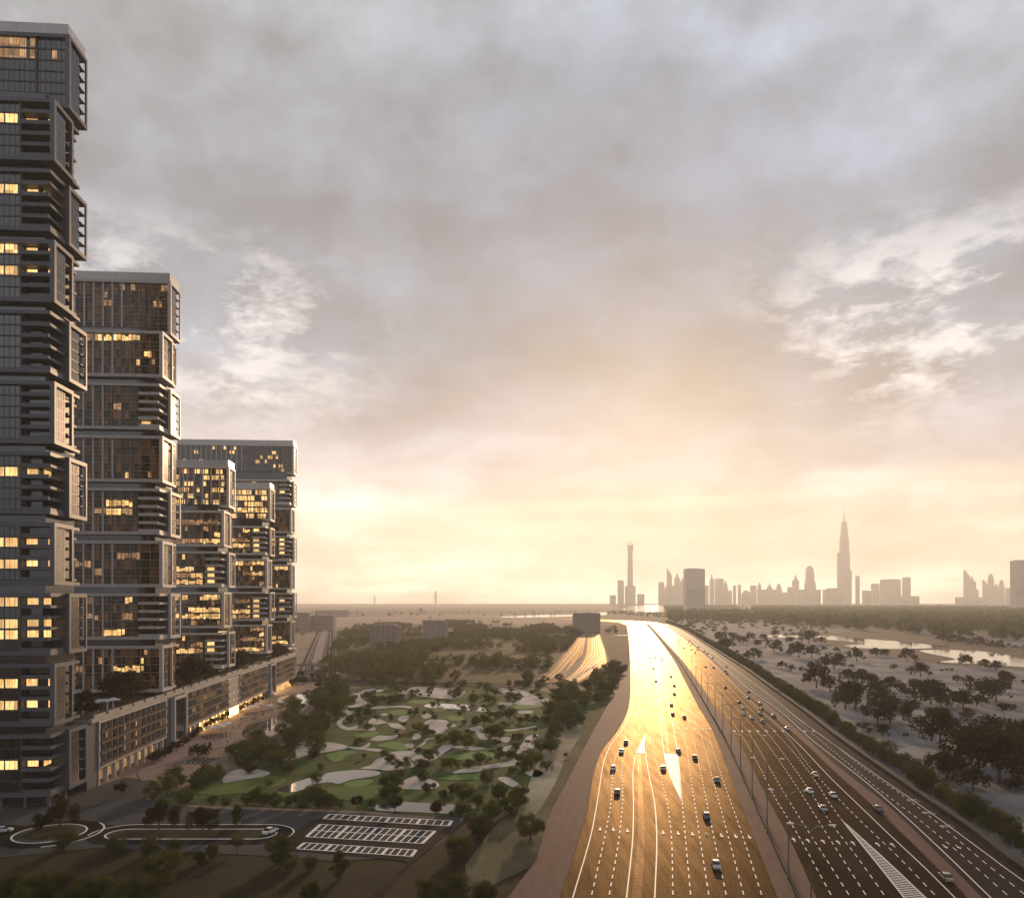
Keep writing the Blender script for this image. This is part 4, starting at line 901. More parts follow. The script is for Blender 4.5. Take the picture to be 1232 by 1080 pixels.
bush=[(610,440,20),(590,520,40),(615,535,30),(760,555,22),(770,295,20),(860,308,18),(890,262,12),(905,292,15),(925,290,15),(945,290,15),(1005,480,50),(1185,445,30),(1190,325,20),(975,625,45),(1035,500,25),(997,530,28),(1230,340,20),(1100,322,12),(90,218,15),(265,215,15),(1150,315,28),(1290,420,60),(1330,520,90)]
big={(900,590,150):'tall dark two-tiered tree on the sand left of the biggest clump',(925,725,120):'dark tree with a visible fork beside the row of shrubs',(1135,735,220):'biggest dark tree on the sand at the right edge of the photo',(1050,700,200):'huge dark tree left of the biggest one',(560,440,110):'broad dark tree alone on the sand, left of the central scrub clump',(405,355,90):'forked tree nearest the shrub row on the left of the scrubland',(155,240,45):'small spreading tree with a bush at its left on the far sand'}
for a,b,c in scr:
    lb=big.get((a,b,c)); px,py=Fz(a,b); ptree(px,py,c/3.312*1.12,lb or 'dark spreading tree of the scattered scrub on the pale sand','dark scrub trees on the pale sand',kind='scrub',lm='leaf_dark',wide=1.12)
for a,b,c in bush:
    px,py=Fz(a,b); ptree(px,py,c/3.312,'low round bush on the pale sand among the scrub trees','low bushes on the pale sand',kind='round' if c<30 else 'broad',lm='leaf_dark',wide=1.4,name='bush',cat='bush')
# --- row of shrubs along the service road
y=175; i=0; pend=[]
while y<2300:
    x=float(outer(y))+6.5+U(-1,1.2); h=U(5.2,9.4)
    if i<150: tree(x,y,h,'leafy shrub in the continuous row along the dark kerb wall of the highway','shrubs in the row beside the highway',lm='leaf_olive',wide=1.2,name='shrub',cat='shrub'); 
    else: pend.append((x,y,h))
    if i<150 and random.random()<.6: pend.append((x+3.5,y+2,U(3,5)))
    y+=U(5.5,8.5); i+=1
# --- masses built as one object each
def mass(name,pts,lm,label,nl=150,ls=.075,kind='broad',wide=1.2):
    Vs=[]; base_=[crown_arrays(90+k,kind,nl,ls)[0] for k in range(6)]; r=np.random.RandomState(3)
    for (x,y,h) in pts:
        b=base_[r.randint(6)]; a=r.uniform(0,6.28); ca,sa=math.cos(a),math.sin(a); w=h*wide
        Vs.append(np.stack([x+(b[:,0]*ca-b[:,1]*sa)*w,y+(b[:,0]*sa+b[:,1]*ca)*w,b[:,2]*h],1))
    V=np.concatenate(Vs); me=np_mesh(name,V,len(V)//4,[M[lm]]); o=link(name,me); return struct(o,'stuff',label)
mass('distant_shrubs',pend,'leaf','far end and undergrowth of the shrub row along the highway',nl=200)
r=random.Random(9)
clear=[[(588,806),(612,790),(640,776),(668,776),(655,800),(632,820)],[(470,776),(500,782),(560,772),(540,760),(500,770)],[(440,800),(470,790),(500,795),(470,806)]]
wp=scatter([(378,821),(410,764),(432,752),(470,752),(540,748),(600,750),(650,752),(690,757),(700,764),(645,821),(560,822),(440,821)],3200,9.5,4)
from mathutils import noise as mn
ws=[p for p in wp if mn.fractal(Vector((p[0]*.011,p[1]*.0065,3.3)),.9,2.0,4)>.13]
wn=sorted(ws,key=lambda p:p[1])
mass('woodland',[(a,b,r.uniform(7,13.5)) for a,b in wn],'leaf_olive','woodland of round trees beyond the golf course, reading as one mass',nl=220,ls=.065,wide=1.2)
fp=scatter([(806,747),(900,748),(1000,757),(1130,766),(1232,771),(1500,785),(1600,770),(1500,731.5),(800,731)],7000,21,6,[[(820,733),(905,731),(905,737),(840,738),(800,738)]])
mass('far_forest',[(a,b,r.uniform(18,30)) for a,b in fp],'leaf','broad forest band across the right before the skyline',nl=70,ls=.15)
sp_=scatter([(806,746),(860,744),(960,752),(1000,762),(940,775),(905,775),(862,775)],130,15,8)+scatter([(1120,765),(1180,772),(1260,785),(1300,798),(1240,787),(1130,772)],70,14,9)
mass('distant_scrub',[(a,b,r.uniform(6,11)) for a,b in sp_],'leaf_dark','distant dark scrub trees along the water',nl=220,kind='scrub')
dp_=scatter([(345,742),(700,741),(720,736),(345,738)],70,40,12)+scatter([(726,738),(800,744),(840,745),(800,738),(740,735)],160,18,13)+scatter([(728,757),(741,757),(741,763),(728,763)],6,14,15)+scatter([(345,766),(366,766),(368,752),(345,752)],25,13,14)
mass('distant_scrub',[(a,b,r.uniform(7,13)) for a,b in dp_],'leaf','hazy tree lines far out on the plain',nl=160)
# ================================================================= car park and loop roads
def ring(cx,cy,r0,r1,z,m,name,n=48,a0=0,a1=6.2832,stretch=0):
    mb=MB()
    for i in range(n+1):
        a=a0+(a1-a0)*i/n; c,s=math.cos(a),math.sin(a); e=stretch*(1 if c>0 else -1)
        mb.v+=[(cx+e+r0*c,cy+r0*s,z),(cx+e+r1*c,cy+r1*s,z)]
    for i in range(n): mb.f.append((2*i,2*i+1,2*i+3,2*i+2)); mb.m.append(0)
    return struct(mb.build(name,m))
m_loop=mat('fresh_asphalt',(.008,.007,.008),.85,(.012,.011,.011),.3,spec=.05)
m_path=mat('grey_path',(.045,.045,.047),.8,(.06,.06,.06),.2,spec=.1)
# roundabout
x0,y0=g(60,1003)
ring(x0,y0,8.9,13.0,.22,m_loop,'roundabout_road'); ring(x0,y0,6.2,8.9,.25,m_path,'island_path'); 
flat('island_grass',[(x0+6.2*math.cos(a/24*math.pi),y0+6.2*math.sin(a/24*math.pi)) for a in range(48)],.27,m_field)
ring(x0,y0,8.6,9.1,.29,m_paint,'kerb_line'); ring(x0,y0,12.8,13.3,.29,m_paint,'kerb_line',a0=-1.2,a1=.9)
flat('loop_road',[g(*p) for p in [(-60,990),(6,992),(30,994),(10,1012),(-10,1018),(-60,1020)]],.2,m_loop)
# long loop: 'stadium' island
xa,ya=g(150,1003.5); xb,yb=g(312,1003.5); xm=(xa+xb)/2; hs=(xb-xa)/2
ring(xm,ya-.3,4.6,9.0,.22,m_loop,'loop_road',stretch=hs,n=49); ring(xm,ya-.3,3.4,4.6,.25,m_path,'island_path',stretch=hs,n=49)
pts=[]
for i in range(48):
    a=i/24*math.pi; c,s=math.cos(a),math.sin(a); pts.append((xm+(hs if c>0 else -hs)+3.4*c,ya-.3+3.4*s))
flat('island_grass',pts,.27,m_field); ring(xm,ya-.3,4.35,4.85,.29,m_paint,'kerb_line',stretch=hs,n=49); ring(xm,ya-.3,8.8,9.25,.29,m_paint,'kerb_line',stretch=hs,n=49,a0=-.9,a1=3.3)
flat('loop_road',[g(*p) for p in [(112,990),(150,995),(150,1013),(112,1016),(104,1010),(122,1003),(104,996)]],.21,m_loop)
# car park
D_=lambda pts:[g(*D(*p)) for p in pts]
flat('car_park_asphalt',D_([(110,425),(165,372),(230,330),(285,318),(755,352),(745,376),(690,420),(600,490),(545,545),(475,632),(400,700),(340,700),(440,616),(520,545),(585,486),(560,478),(170,445)]),.20,m_asph2)
flat('car_park_border',D_([(198,380),(258,343),(695,368),(690,378),(650,420),(636,420),(205,393)]),.23,m_field)
flat('car_park_border',D_([(600,440),(622,442),(595,480),(575,482)]),.23,m_field)
m_cell=mat('parking_bay',(.022,.020,.020),.8,(.036,.034,.034),.12,thr=(.45,.6),spec=.1)
def bays(q,nx,ny,groups=4):
    P=[np.array(g(*D(*p))) for p in q]  # near-left, far-left, far-right, near-right
    mb,ln=MB(),MB()
    def bl(s,t): return tuple(P[0]*(1-s)*(1-t)+P[3]*s*(1-t)+P[1]*(1-s)*t+P[2]*s*t)
    mb.poly([bl(0,0),bl(1,0),bl(1,1),bl(0,1)],.26)
    Ld=np.linalg.norm(P[3]-P[0]); Lw=np.linalg.norm(P[1]-P[0]); ws=.2/Ld; wt=.22/Lw
    for i in range(nx+1):
        s=i/nx; k=2.2 if i%(nx//groups)==0 else 1; ln.poly([bl(s-ws*k,0),bl(s+ws*k,0),bl(s+ws*k,1),bl(s-ws*k,1)],.29)
    for j in range(ny+1): t=j/ny; ln.poly([bl(0,t-wt),bl(1,t-wt),bl(1,t+wt),bl(0,t+wt)],.295)
    struct(mb.build('parking_bays',m_cell)); struct(ln.build('bay_lines',m_paint))
bays([(275,325),(298,308),(750,333),(738,352)],16,1); bays([(212,392),(264,346),(688,371),(640,417)],16,2); bays([(175,437),(205,414),(618,441),(600,465)],16,1)
# ================================================================= cars
CV=None
def car_meshes():
    L_=4.5; prof=[(-2.25,.35,.70,.70),(-2.15,.28,.92,.80),(-1.2,.25,1.0,.87),(-.2,.25,1.02,.89),(.9,.25,.98,.88),(1.7,.25,.88,.85),(2.15,.28,.74,.78),(2.25,.36,.62,.66)]
    def loft(secs,n_):
        mb=MB()
        for (y,z0,z1,w) in secs: mb.v+=[(-w*.94,y,z0),(-w,y,z0+(z1-z0)*.5),(-w*.92,y,z1-.04),(-w*.80,y,z1),(w*.80,y,z1),(w*.92,y,z1-.04),(w,y,z0+(z1-z0)*.5),(w*.94,y,z0)]
        for i in range(len(secs)-1):
            for k in range(8): a=8*i+k; b=8*i+(k+1)%8; mb.f.append((a,a+8,b+8,b)); mb.m.append(0)
        mb.f.append(tuple(range(8))); mb.f.append(tuple(range(8*len(secs)-1,8*len(secs)-9,-1))); mb.m+=[0,0]; return mb
    body=loft(prof,8); roof=loft([(-1.0,1.38,1.44,.60),(-.5,1.38,1.47,.64),(.2,1.38,1.46,.64),(.45,1.38,1.42,.60)],8)
    gl=MB(); b=[(-1.75,.95,.78),(1.15,.95,.80)]; 
    gl.v+=[(-.8,-1.75,.95),(.8,-1.75,.95),(.8,1.2,.95),(-.8,1.2,.95),(-.62,-1.05,1.42),(.62,-1.05,1.42),(.62,.5,1.42),(-.62,.5,1.42)]
    gl.f+=[(0,1,5,4),(1,2,6,5),(2,3,7,6),(3,0,4,7),(4,5,6,7)]; gl.m+=[0]*5
    wh=MB(); wh.tube([(-.11,0,0),(.11,0,0)],[.33,.33],12); lt=MB(); lt.box(-.2,.2,-.04,.04,-.07,.07)
    return body,roof,gl,wh,lt
CB=car_meshes()
paints={'silver':(.42,.42,.42),'white':(.72,.71,.69),'dark':(.03,.03,.035),'grey':(.14,.14,.15),'tan':(.34,.28,.2),'brown':(.09,.05,.035)}
CM={}; m_head=mat('headlight_glass',(.8,.8,.75),.15); m_tail=mat('tail_light',(.35,.02,.015),.25)
def car(px,py,col,away,label,group='cars on the highway',small=False,ang=None):
    global CM
    x,y=g(px,py); z=ZR+.02
    rz=(-.145 if ang is None else ang)+(0 if away else math.pi)
    if col not in CM:
        pm=mat('car_paint_'+col,paints[col],.28,spec=.6)
        far_=MB(); 
        for part,mi in ((CB[0],0),(CB[1],0),(CB[2],1)):
            n=len(far_.v); far_.v+=part.v; far_.f+=[tuple(i+n for i in f) for f in part.f]; far_.m+=[mi]*len(part.f)
        for sx in (-.8,.8):
            for sy in (-1.4,1.4): 
                n=len(far_.v); far_.v+=[(a+sx,b+sy,c+.33) for a,b,c in CB[3].v]; far_.f+=[tuple(i+n for i in f) for f in CB[3].f]; far_.m+=[2]*len(CB[3].f)
        CM[col]=(CB[0].mesh('body',pm),CB[1].mesh('roof',pm),far_.mesh('car',[pm,M['carglass'],M['black']]))
        if 'glass' not in CM: CM['glass']=CB[2].mesh('window',M['carglass']); CM['wheel']=CB[3].mesh('wheel',M['black']); CM['head']=CB[4].mesh('headlight',m_head); CM['tail']=CB[4].mesh('tail_light',m_tail)
    if y>420 or small: o=link('car',CM[col][2],None,(x,y,z),rz,1.08); return tag(o,label,'car',group)
    r=empty('car',(x,y,z),label,'car',group,rz,1.1)
    b=link('body',CM[col][0],r); link('roof',CM[col][1],r); link('window',CM['glass'],r)
    for sx in (-.8,.8):
        for sy in (-1.4,1.4): link('wheel',CM['wheel'],r,(sx,sy,.33))
        link('headlight',CM['head'],r,(sx*.78,2.2,.62)); link('tail_light',CM['tail'],r,(sx*.8,-2.2,.72))
    return r
near=[(Hh(503,82),'brown',0,'brown car topmost in the left slip lanes'),(Hh(473,140),'white',0,'white car just behind the brown one in the left slip lanes'),(Hh(419,252),'silver',0,'silver car in the left slip lane beside the chevron tip'),
(Hh(446,410),'dark',0,'dark car nearest the camera in the left slip lanes'),(Hh(745,252),'tan',0,'tan car just left of the large white chevron triangle'),(Hh(843,138),'brown',0,'brown car touching the top right corner of the large chevron triangle'),
(Hh(951,182),'dark',0,'dark car right of the large chevron triangle'),(I(230,330),'grey',0,'dark grey car in the right lanes, midway between two dark cars'),(I(163,568),'dark',0,'dark car just before the row of lane arrows'),
(I(225,888),'silver',0,'silver car nearest the camera on the golden carriageway'),(I(868,292),'white',1,'white car leading the group on the dark carriageway'),(I(832,400),'white',1,'white car behind and left of the leading white car'),
(I(918,515),'silver',1,'silver car last of the white group on the dark carriageway'),(I(983,428),'white',1,'white car beside the hatched gore tip'),(J(300,508),'grey',1,'grey car driving on the rose median strip'),
(J(735,952),'tan',1,'large tan car at the bottom right beside the rose median strip'),(Lz(670,910),'white',1,'white car against the solid line left of the rose strip'),(Lz(545,790),'grey',1,'grey car against the solid line, next ahead of the white one')]
for (p,c,a,lb) in near: car(*p,c,a,lb,'cars near the camera on the highway')
midc=[(Lz(443,840),'silver','silver van-like car, lowest of the central pack'),(Lz(342,806),'silver','silver car at the left of the central pack'),(Lz(418,768),'silver','silver car right behind a dark car in the central pack'),(Lz(432,730),'dark','dark car right ahead of a silver car in the central pack'),(Lz(262,770),'white','white car at the left edge of the central pack'),(Lz(268,719),'white','white car just ahead of the leftmost white car'),(Lz(227,664),'dark','dark car leading the left side of the pack'),(Lz(420,670),'white','white car beside the solid line ahead of the pack'),(Lz(310,620),'dark','dark car below another dark one in the right lanes'),(Lz(310,564),'dark','dark car above another dark one in the right lanes'),(Lz(98,524),'dark','dark car alone in the second lane of the dark carriageway')]
for p,c,lb in midc: car(*p,c,1,lb,'cars of the pack on the dark carriageway')
ok_=[(720,958,'dark','dark car rightmost on the golden carriageway before the glare'),(612,930,'dark','dark car left of the rightmost one before the glare'),(600,843,'tan','car in the glare just above a dark pair'),(627,740,'tan','lower car of three in a line in the glare'),(626,662,'tan','middle car of three in a line in the glare'),(595,577,'tan','top car of three in a line in the glare')]
for a,b,c,lb in ok_: car(*K(a,b),c,0,lb,'cars in the glare of the golden carriageway')
for a,b in [(457,620),(433,500),(412,443),(393,402),(373,350),(345,280),(334,250),(443,385),(453,403),(507,402),(518,420),(453,310),(305,183),(290,145),(380,185),(372,175),(345,210),(350,190),(300,155),(320,105),(345,130)]:
    car(*K(a,b),random.choice(['dark','brown','grey']),0,'tiny dark car far up the golden carriageway','far cars on the golden carriageway',True)
for a,b in [(985,398),(933,360),(903,340),(850,300),(838,327),(785,325),(818,353),(917,487),(990,493),(1105,483),(1098,525),(1113,548),(1098,680),(795,265),(778,285),(753,265),(663,263),(668,235),(705,228),(715,310),(632,203),(600,205),(580,160),(530,140),(505,125),(768,240)]:
    car(*K(a,b),random.choice(['dark','dark','grey']),1,'tiny dark car far up the carriageway beside the shrub row','far cars on the right carriageway',True)
car(3,1002,'silver',1,'silver car entering the roundabout at the left edge','cars on the loop road',ang=-1.2);
car(325,1003,'white',1,'white car rounding the right end of the loop road','cars on the loop road',ang=-.4)
# ================================================================= street lamps
def lamp_meshes():
    p=MB(); p.tube([(0,0,0),(0,0,1.2),(0,0,18.6)],[.22,.17,.10],10); p.box(-.35,.35,-.35,.35,-.02,.35)
    a=MB(); a.tube([(0,0,18.5),(.8,0,19.3),(1.9,0,19.65),(3.4,0,19.8)],[.09,.08,.07,.06],6)
    h=MB(); h.box(3.2,4.5,-.22,.22,19.72,19.92); h.box(3.35,4.4,-.16,.16,19.66,19.72)
    return p.mesh('pole',M['steel']),a.mesh('arm',M['steel']),h.mesh('lamp_head',M['lamp'])
LMm=lamp_meshes(); ys=[]; y=g(0,1128)[1]
first_lamp=None
lampY=[153,180.5,217,254,292,330,371,414,462,512,566,622,682,748,820,898,980,1070,1165,1270,1385,1500]
for i,y in enumerate(lampY):
    x=float(medC(y))
    lb='nearest street lamp, its head just above the bottom edge' if i==0 else 'street lamp whose pole stands closest to the bottom edge' if i==1 else 'third street lamp from the bottom on the wide median' if i==2 else 'double-armed street lamp in the receding row on the wide median'
    r=empty('street_lamp',(x,y,ZP),lb,'street lamp','double-armed street lamps on the median' ,rz=-.16)
    link('pole',LMm[0],r); 
    for k in (0,math.pi): a=link('arm',LMm[1],r,rz=k); link('lamp_head',LMm[2],a)
# small lamps along the road behind the golf course
q=MB(); q.tube([(0,0,0),(0,0,9.6)],[.12,.07],6); q.tube([(0,0,9.5),(1.6,0,10)],[.06,.05],5); q.box(1.4,2.3,-.15,.15,9.93,10.08); slm=q.mesh('street_lamp',M['steel'])
for px,py in [(417,818),(530,818.5),(570,818.5),(610,820),(640,821),(452,817.5),(491,818)]:
    x,y=g(px,py); tag(link('street_lamp',slm,None,(x,y,.2),0,1.3),'slim single-arm street lamp on the road behind the golf course','street lamp','lamps on the road behind the golf course')
# ================================================================= far roads
Ez=fr(340,720,5.6); R7=fr(620,720,5.133)
flat('approach_road',[g(*Ez(*p)) for p in [(75,560),(235,215),(342,215),(352,260),(372,525),(420,545),(330,560)]],.30,m_asph2)
flat('light_viaduct_deck',[g(*Ez(*p)) for p in [(165,530),(262,215),(308,215),(235,530)]],.36,m_prom)
for a,b,c,d in ((115,245,130,250),(148,250,156,253),(252,310,262,313),(300,322,318,326),(335,342,345,346),(360,350,372,354)):
    flat('pale_lane_edge',[g(*Ez(*p)) for p in [(a,525),(b,222),(d,222),(c,525)]],.40,m_stone_edge if False else m_prom)
flat('back_road',[g(*Ez(*p)) for p in [(-60,560),(60,545),(200,550),(360,560),(460,570),(760,580),(1000,585),(1232,592),(1500,596),(1800,596),(1800,575),(1232,564),(1000,560),(760,556),(560,548),(430,538),(300,520),(60,520)]],.32,m_asph2)
bl_=MB()
for off in (0,22): 
    P=[g(*Ez(a,b+off)) for a,b in [(430,540),(560,550),(760,558),(1000,562),(1232,566),(1700,576)]]
    for i in range(len(P)-1): bl_.quad((P[i][0],P[i][1]-.5,.5),(P[i+1][0],P[i+1][1]-.5,.5),(P[i+1][0],P[i+1][1]+.5,.5),(P[i][0],P[i][1]+.5,.5))
struct(bl_.build('road_edge_line',m_prom))
# crossing bridge
x0,y0=g(*Ez(108,492)); x1,y1=g(*Ez(300,492)); 
br=empty('footbridge',((x0+x1)/2,y0,0),'low pale bridge crossing the brown approach lanes left of the golf course','bridge')
hw=(x1-x0)/2
q=MB(); q.box(-hw,hw,-5,5,5.2,6.2); q.build('deck',M['bronze'],br); q=MB(); q.box(-hw,hw,-5.2,-5,5.2,7.3); q.box(-hw,hw,5,5.2,5.2,7.3); q.build('railing',M['stone'],br)
q=MB(); k=-hw+3
while k<hw: q.box(k-.5,k+.5,-4,4,.3,5.2); k+=9
q.build('pier',M['stone'],br)
# interchange glowing in the sun
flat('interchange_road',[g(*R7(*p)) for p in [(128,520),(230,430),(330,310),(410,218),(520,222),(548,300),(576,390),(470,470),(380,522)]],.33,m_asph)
flat('interchange_verge',[g(*R7(*p)) for p in [(118,518),(225,425),(320,308),(404,216),(412,216),(333,312),(234,434),(140,522)]],.38,m_pink)
flat('interchange_verge',[g(*R7(*p)) for p in [(376,524),(466,470),(565,395),(552,320),(518,222),(528,224),(578,375),(570,402),(480,480),(396,524)]],.38,m_pink)
for pts in ([(270,520),(360,420),(415,340),(440,220),(448,220),(440,345),(400,420),(300,520)],[(210,512),(290,450),(340,385),(348,378),(345,392),(300,458),(228,514)],[(330,520),(400,460),(500,405),(512,402),(505,412),(412,470),(345,522)],[(250,500),(330,440),(385,370),(412,300),(416,302),(392,378),(340,446),(262,503)]):
    flat('interchange_divider',[g(*R7(*p)) for p in pts],.38,m_pink)
il=MB()
for t in (.12,.22,.62,.70,.78,.86,.93):
    P=[g(*R7(*p)) for p in [(128+t*252,520),(230+t*240,430+t*40),(330+t*230,310+t*50),(410+t*110,222)]]
    for i in range(3): il.quad((P[i][0]-.2,P[i][1],.42),(P[i][0]+.3,P[i][1],.42),(P[i+1][0]+.3,P[i+1][1],.42),(P[i+1][0]-.2,P[i+1][1],.42))
struct(il.build('lane_markings',m_paint))
# ================================================================= mid-distance blocks
m_blk=mat('concrete_block_wall',(.46,.34,.28),.8,(.40,.30,.25),.1); m_blkw=mat('dark_window_band',(.05,.045,.05),.25)
def block(px0_,px1,ytop,ybase,label,floors,rz=0,depth=.5,crane=True,cat='building',clutter=True):
    x0,y=g(px0_,ybase); x1,_=g(px1,ybase); w=x1-x0; hgt=(ybase-ytop)*y/F; d=w*depth
    r=empty('office_block',((x0+x1)/2,y+d/2,0),label,cat,'mid-distance blocks beyond the golf course',rz=rz)
    c=MB(); c.box(-w/2,w/2,-d/2,d/2,0,hgt); wl=c.build('wall',m_blk,r)
    wb=MB(); fh=hgt/floors; n=max(6,int(w/3.2)); nd=max(3,int(d/3.2))
    for f in range(floors):
        z0=f*fh+fh*.3; z1=f*fh+fh*.8
        wb.box(-w/2-.12,w/2+.12,-d/2-.12,d/2+.12,z0,z1)
    each(wb,'window_band',m_blkw,r)
    pr=MB()
    for k in range(nd*2+1):
        a=-d/2+d*k/(nd*2); pr.box(w/2+.05,w/2+.4,a-.4,a+.4,0,hgt); pr.box(-w/2-.4,-w/2-.05,a-.4,a+.4,0,hgt)
    for k in range(n+1): a=-w/2+w*k/n; pr.box(a-.5,a+.5,-d/2-.3,-d/2-.05,0,hgt)
    for k in range(n//2+1): a=-w/2+w*k/(n//2); pr.box(a-.3,a+.3,-d/2-.5,-d/2,0,hgt)
    for f in range(floors+1): pr.box(-w/2-.4,w/2+.4,-d/2-.35,-d/2,f*fh-.25,f*fh+.3)
    pr.build('facade_ribs',m_blk,r)
    if clutter:
        q=MB(); rr_=random.Random(int(px0_))
        for k in range(9): a=rr_.uniform(-w*.42,w*.35); q.box(a,a+rr_.uniform(2,6),-d*.2,d*.2,hgt,hgt+rr_.uniform(.8,3.2))
        q.build('roof_plant',m_blk,r)
        q=MB(); q.tube([(-w*.25,0,hgt),(-w*.25,0,hgt+8)],[.45,.3],5); q.box(-w*.25-3,-w*.25+2,-.3,.3,hgt+6.4,hgt+7); q.build('mast',m_blkw,r)
block(446,480,752.5,779,'ribbed concrete block with a roof mast, nearest in the woodland','.' and 9,rz=-.25)
block(510,537,747.5,769.5,'smaller ribbed block with cluttered roof, right of the nearest one',8,rz=-.2)
block(371,401,740.5,758.4,'long block closing the brown approach lanes',8)
block(352,371,737,759,'tall plain block partly hidden behind the farthest tower',9,clutter=False)
block(690.3,722,737.3,761.5,'dark square block standing at the head of the lit interchange',10,clutter=False)
block(379,419,734,742,'low wide building far off on the plain above the long block',3,clutter=False,depth=.2)
block(504,509,731.5,736.5,'tiny distant block alone on the plain',4,clutter=False)
# ================================================================= skyline
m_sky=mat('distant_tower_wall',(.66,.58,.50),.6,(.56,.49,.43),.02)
Z7=fr(720,600,2.406)
def sky_tower(a,b,t,Y,kind,label,group='distant skyline towers'):
    px_a,_=Z7(a,0); px_b,py=Z7(b,t); x0=(px_a-CX)*Y/F; x1=(px_b-CX)*Y/F; h=H+(HZ-py)*Y/F; w=x1-x0; mb=MB(); d=w*.7
    r=empty('skyscraper',((x0+x1)/2,Y,0),label,'skyscraper',group); rr_=random.Random(int(a*7+t))
    if kind=='box':
        mb.box(-w/2,w/2,-d/2,d/2,0,h*.985); mb.box(-w*.36,w*.30,-d*.3,d*.3,h*.985,h)
    elif kind=='step':
        mb.box(-w/2,w/2,-d/2,d/2,0,h*.72); mb.box(-w*.38,w*.38,-d*.4,d*.4,h*.72,h*.88); mb.box(-w*.2,w*.22,-d*.3,d*.3,h*.88,h)
    elif kind=='spire':
        mb.box(-w/2,w/2,-d/2,d/2,0,h*.8); mb.tube([(0,0,h*.8),(0,0,h*.9),(0,0,h)],[w*.4,w*.18,w*.03],8)
    elif kind=='slant':
        n=len(mb.v); mb.prism([(-w/2,-d/2),(w/2,-d/2),(w/2,d/2),(-w/2,d/2)],0,h); 
        for i in (5,6): mb.v[n+i]=(mb.v[n+i][0],mb.v[n+i][1],h*.80)
    elif kind=='curve':
        P=[(-w/2,0),(w/2,0),(w/2,h*.55),(w*.34,h*.62),(w*.33,h*.82),(w*.22,h*.93),(0,h*.99),(-w*.12,h),(-w*.36,h*.9),(-w*.38,h*.6),(-w/2,h*.55)]
        n=len(mb.v); k=len(P); mb.v+=[(p,-d/2,q) for p,q in P]+[(p,d/2,q) for p,q in P]; mb.f+=[tuple(range(n,n+k)),tuple(range(n+2*k-1,n+k-1,-1))]+[(n+(i+1)%k,n+i,n+k+i,n+k+(i+1)%k) for i in range(k)]; mb.m+=[0]*(k+2)
    elif kind=='flare':
        mb.box(-w*.5,w*.5,-d/2,d/2,0,h*.30); mb.tube([(0,0,h*.3),(0,0,h*.8),(0,0,h*.93)],[w*.30,w*.25,w*.33],10)
        for k in range(7): an=k*.897; mb.tube([(w*.27*math.cos(an),w*.27*math.sin(an),h*.9),(w*.33*math.cos(an),w*.33*math.sin(an),h*(1.0 if k%2 else .96))],[w*.05,w*.02],5)
    elif kind=='mega':
        hs_=[0,.26,.26,.45,.45,.60,.60,.70,.70,.79,.79,.865,.865,.93,1.0]; rs_=[.5,.47,.42,.40,.33,.31,.255,.24,.19,.175,.13,.11,.06,.03,.006]
        for (xa_,xb_,q) in ((-.30,.50,.36),(-.44,.34,.55),(-.27,.36,.49),(-.26,.28,.70),(-.20,.25,.66),(-.18,.2,.78),(-.1,.17,.82),(-.12,.12,.865)): mb.box(w*xa_,w*xb_,-w*.2-w*q*.05,w*.2+w*q*.05,0,h*q)
        mb.tube([(0,0,h*.86),(0,0,h*.93),(0,0,h)],[w*.07,w*.035,w*.012],7)
        mb.box(-w*.5,-w*.22,-w*.2,w*.2,0,h*.15)
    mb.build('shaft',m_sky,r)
    fl=MB(); k=.05
    ww=w*.5+.4
    while k<.5 and kind in('box','step','slant'): fl.box(-ww,ww,-d/2-.5,-d/2+.2,h*k,h*k+1.6); k+=.045
    fl.build('floor_band',m_blkw,r); return r
Yk=10400
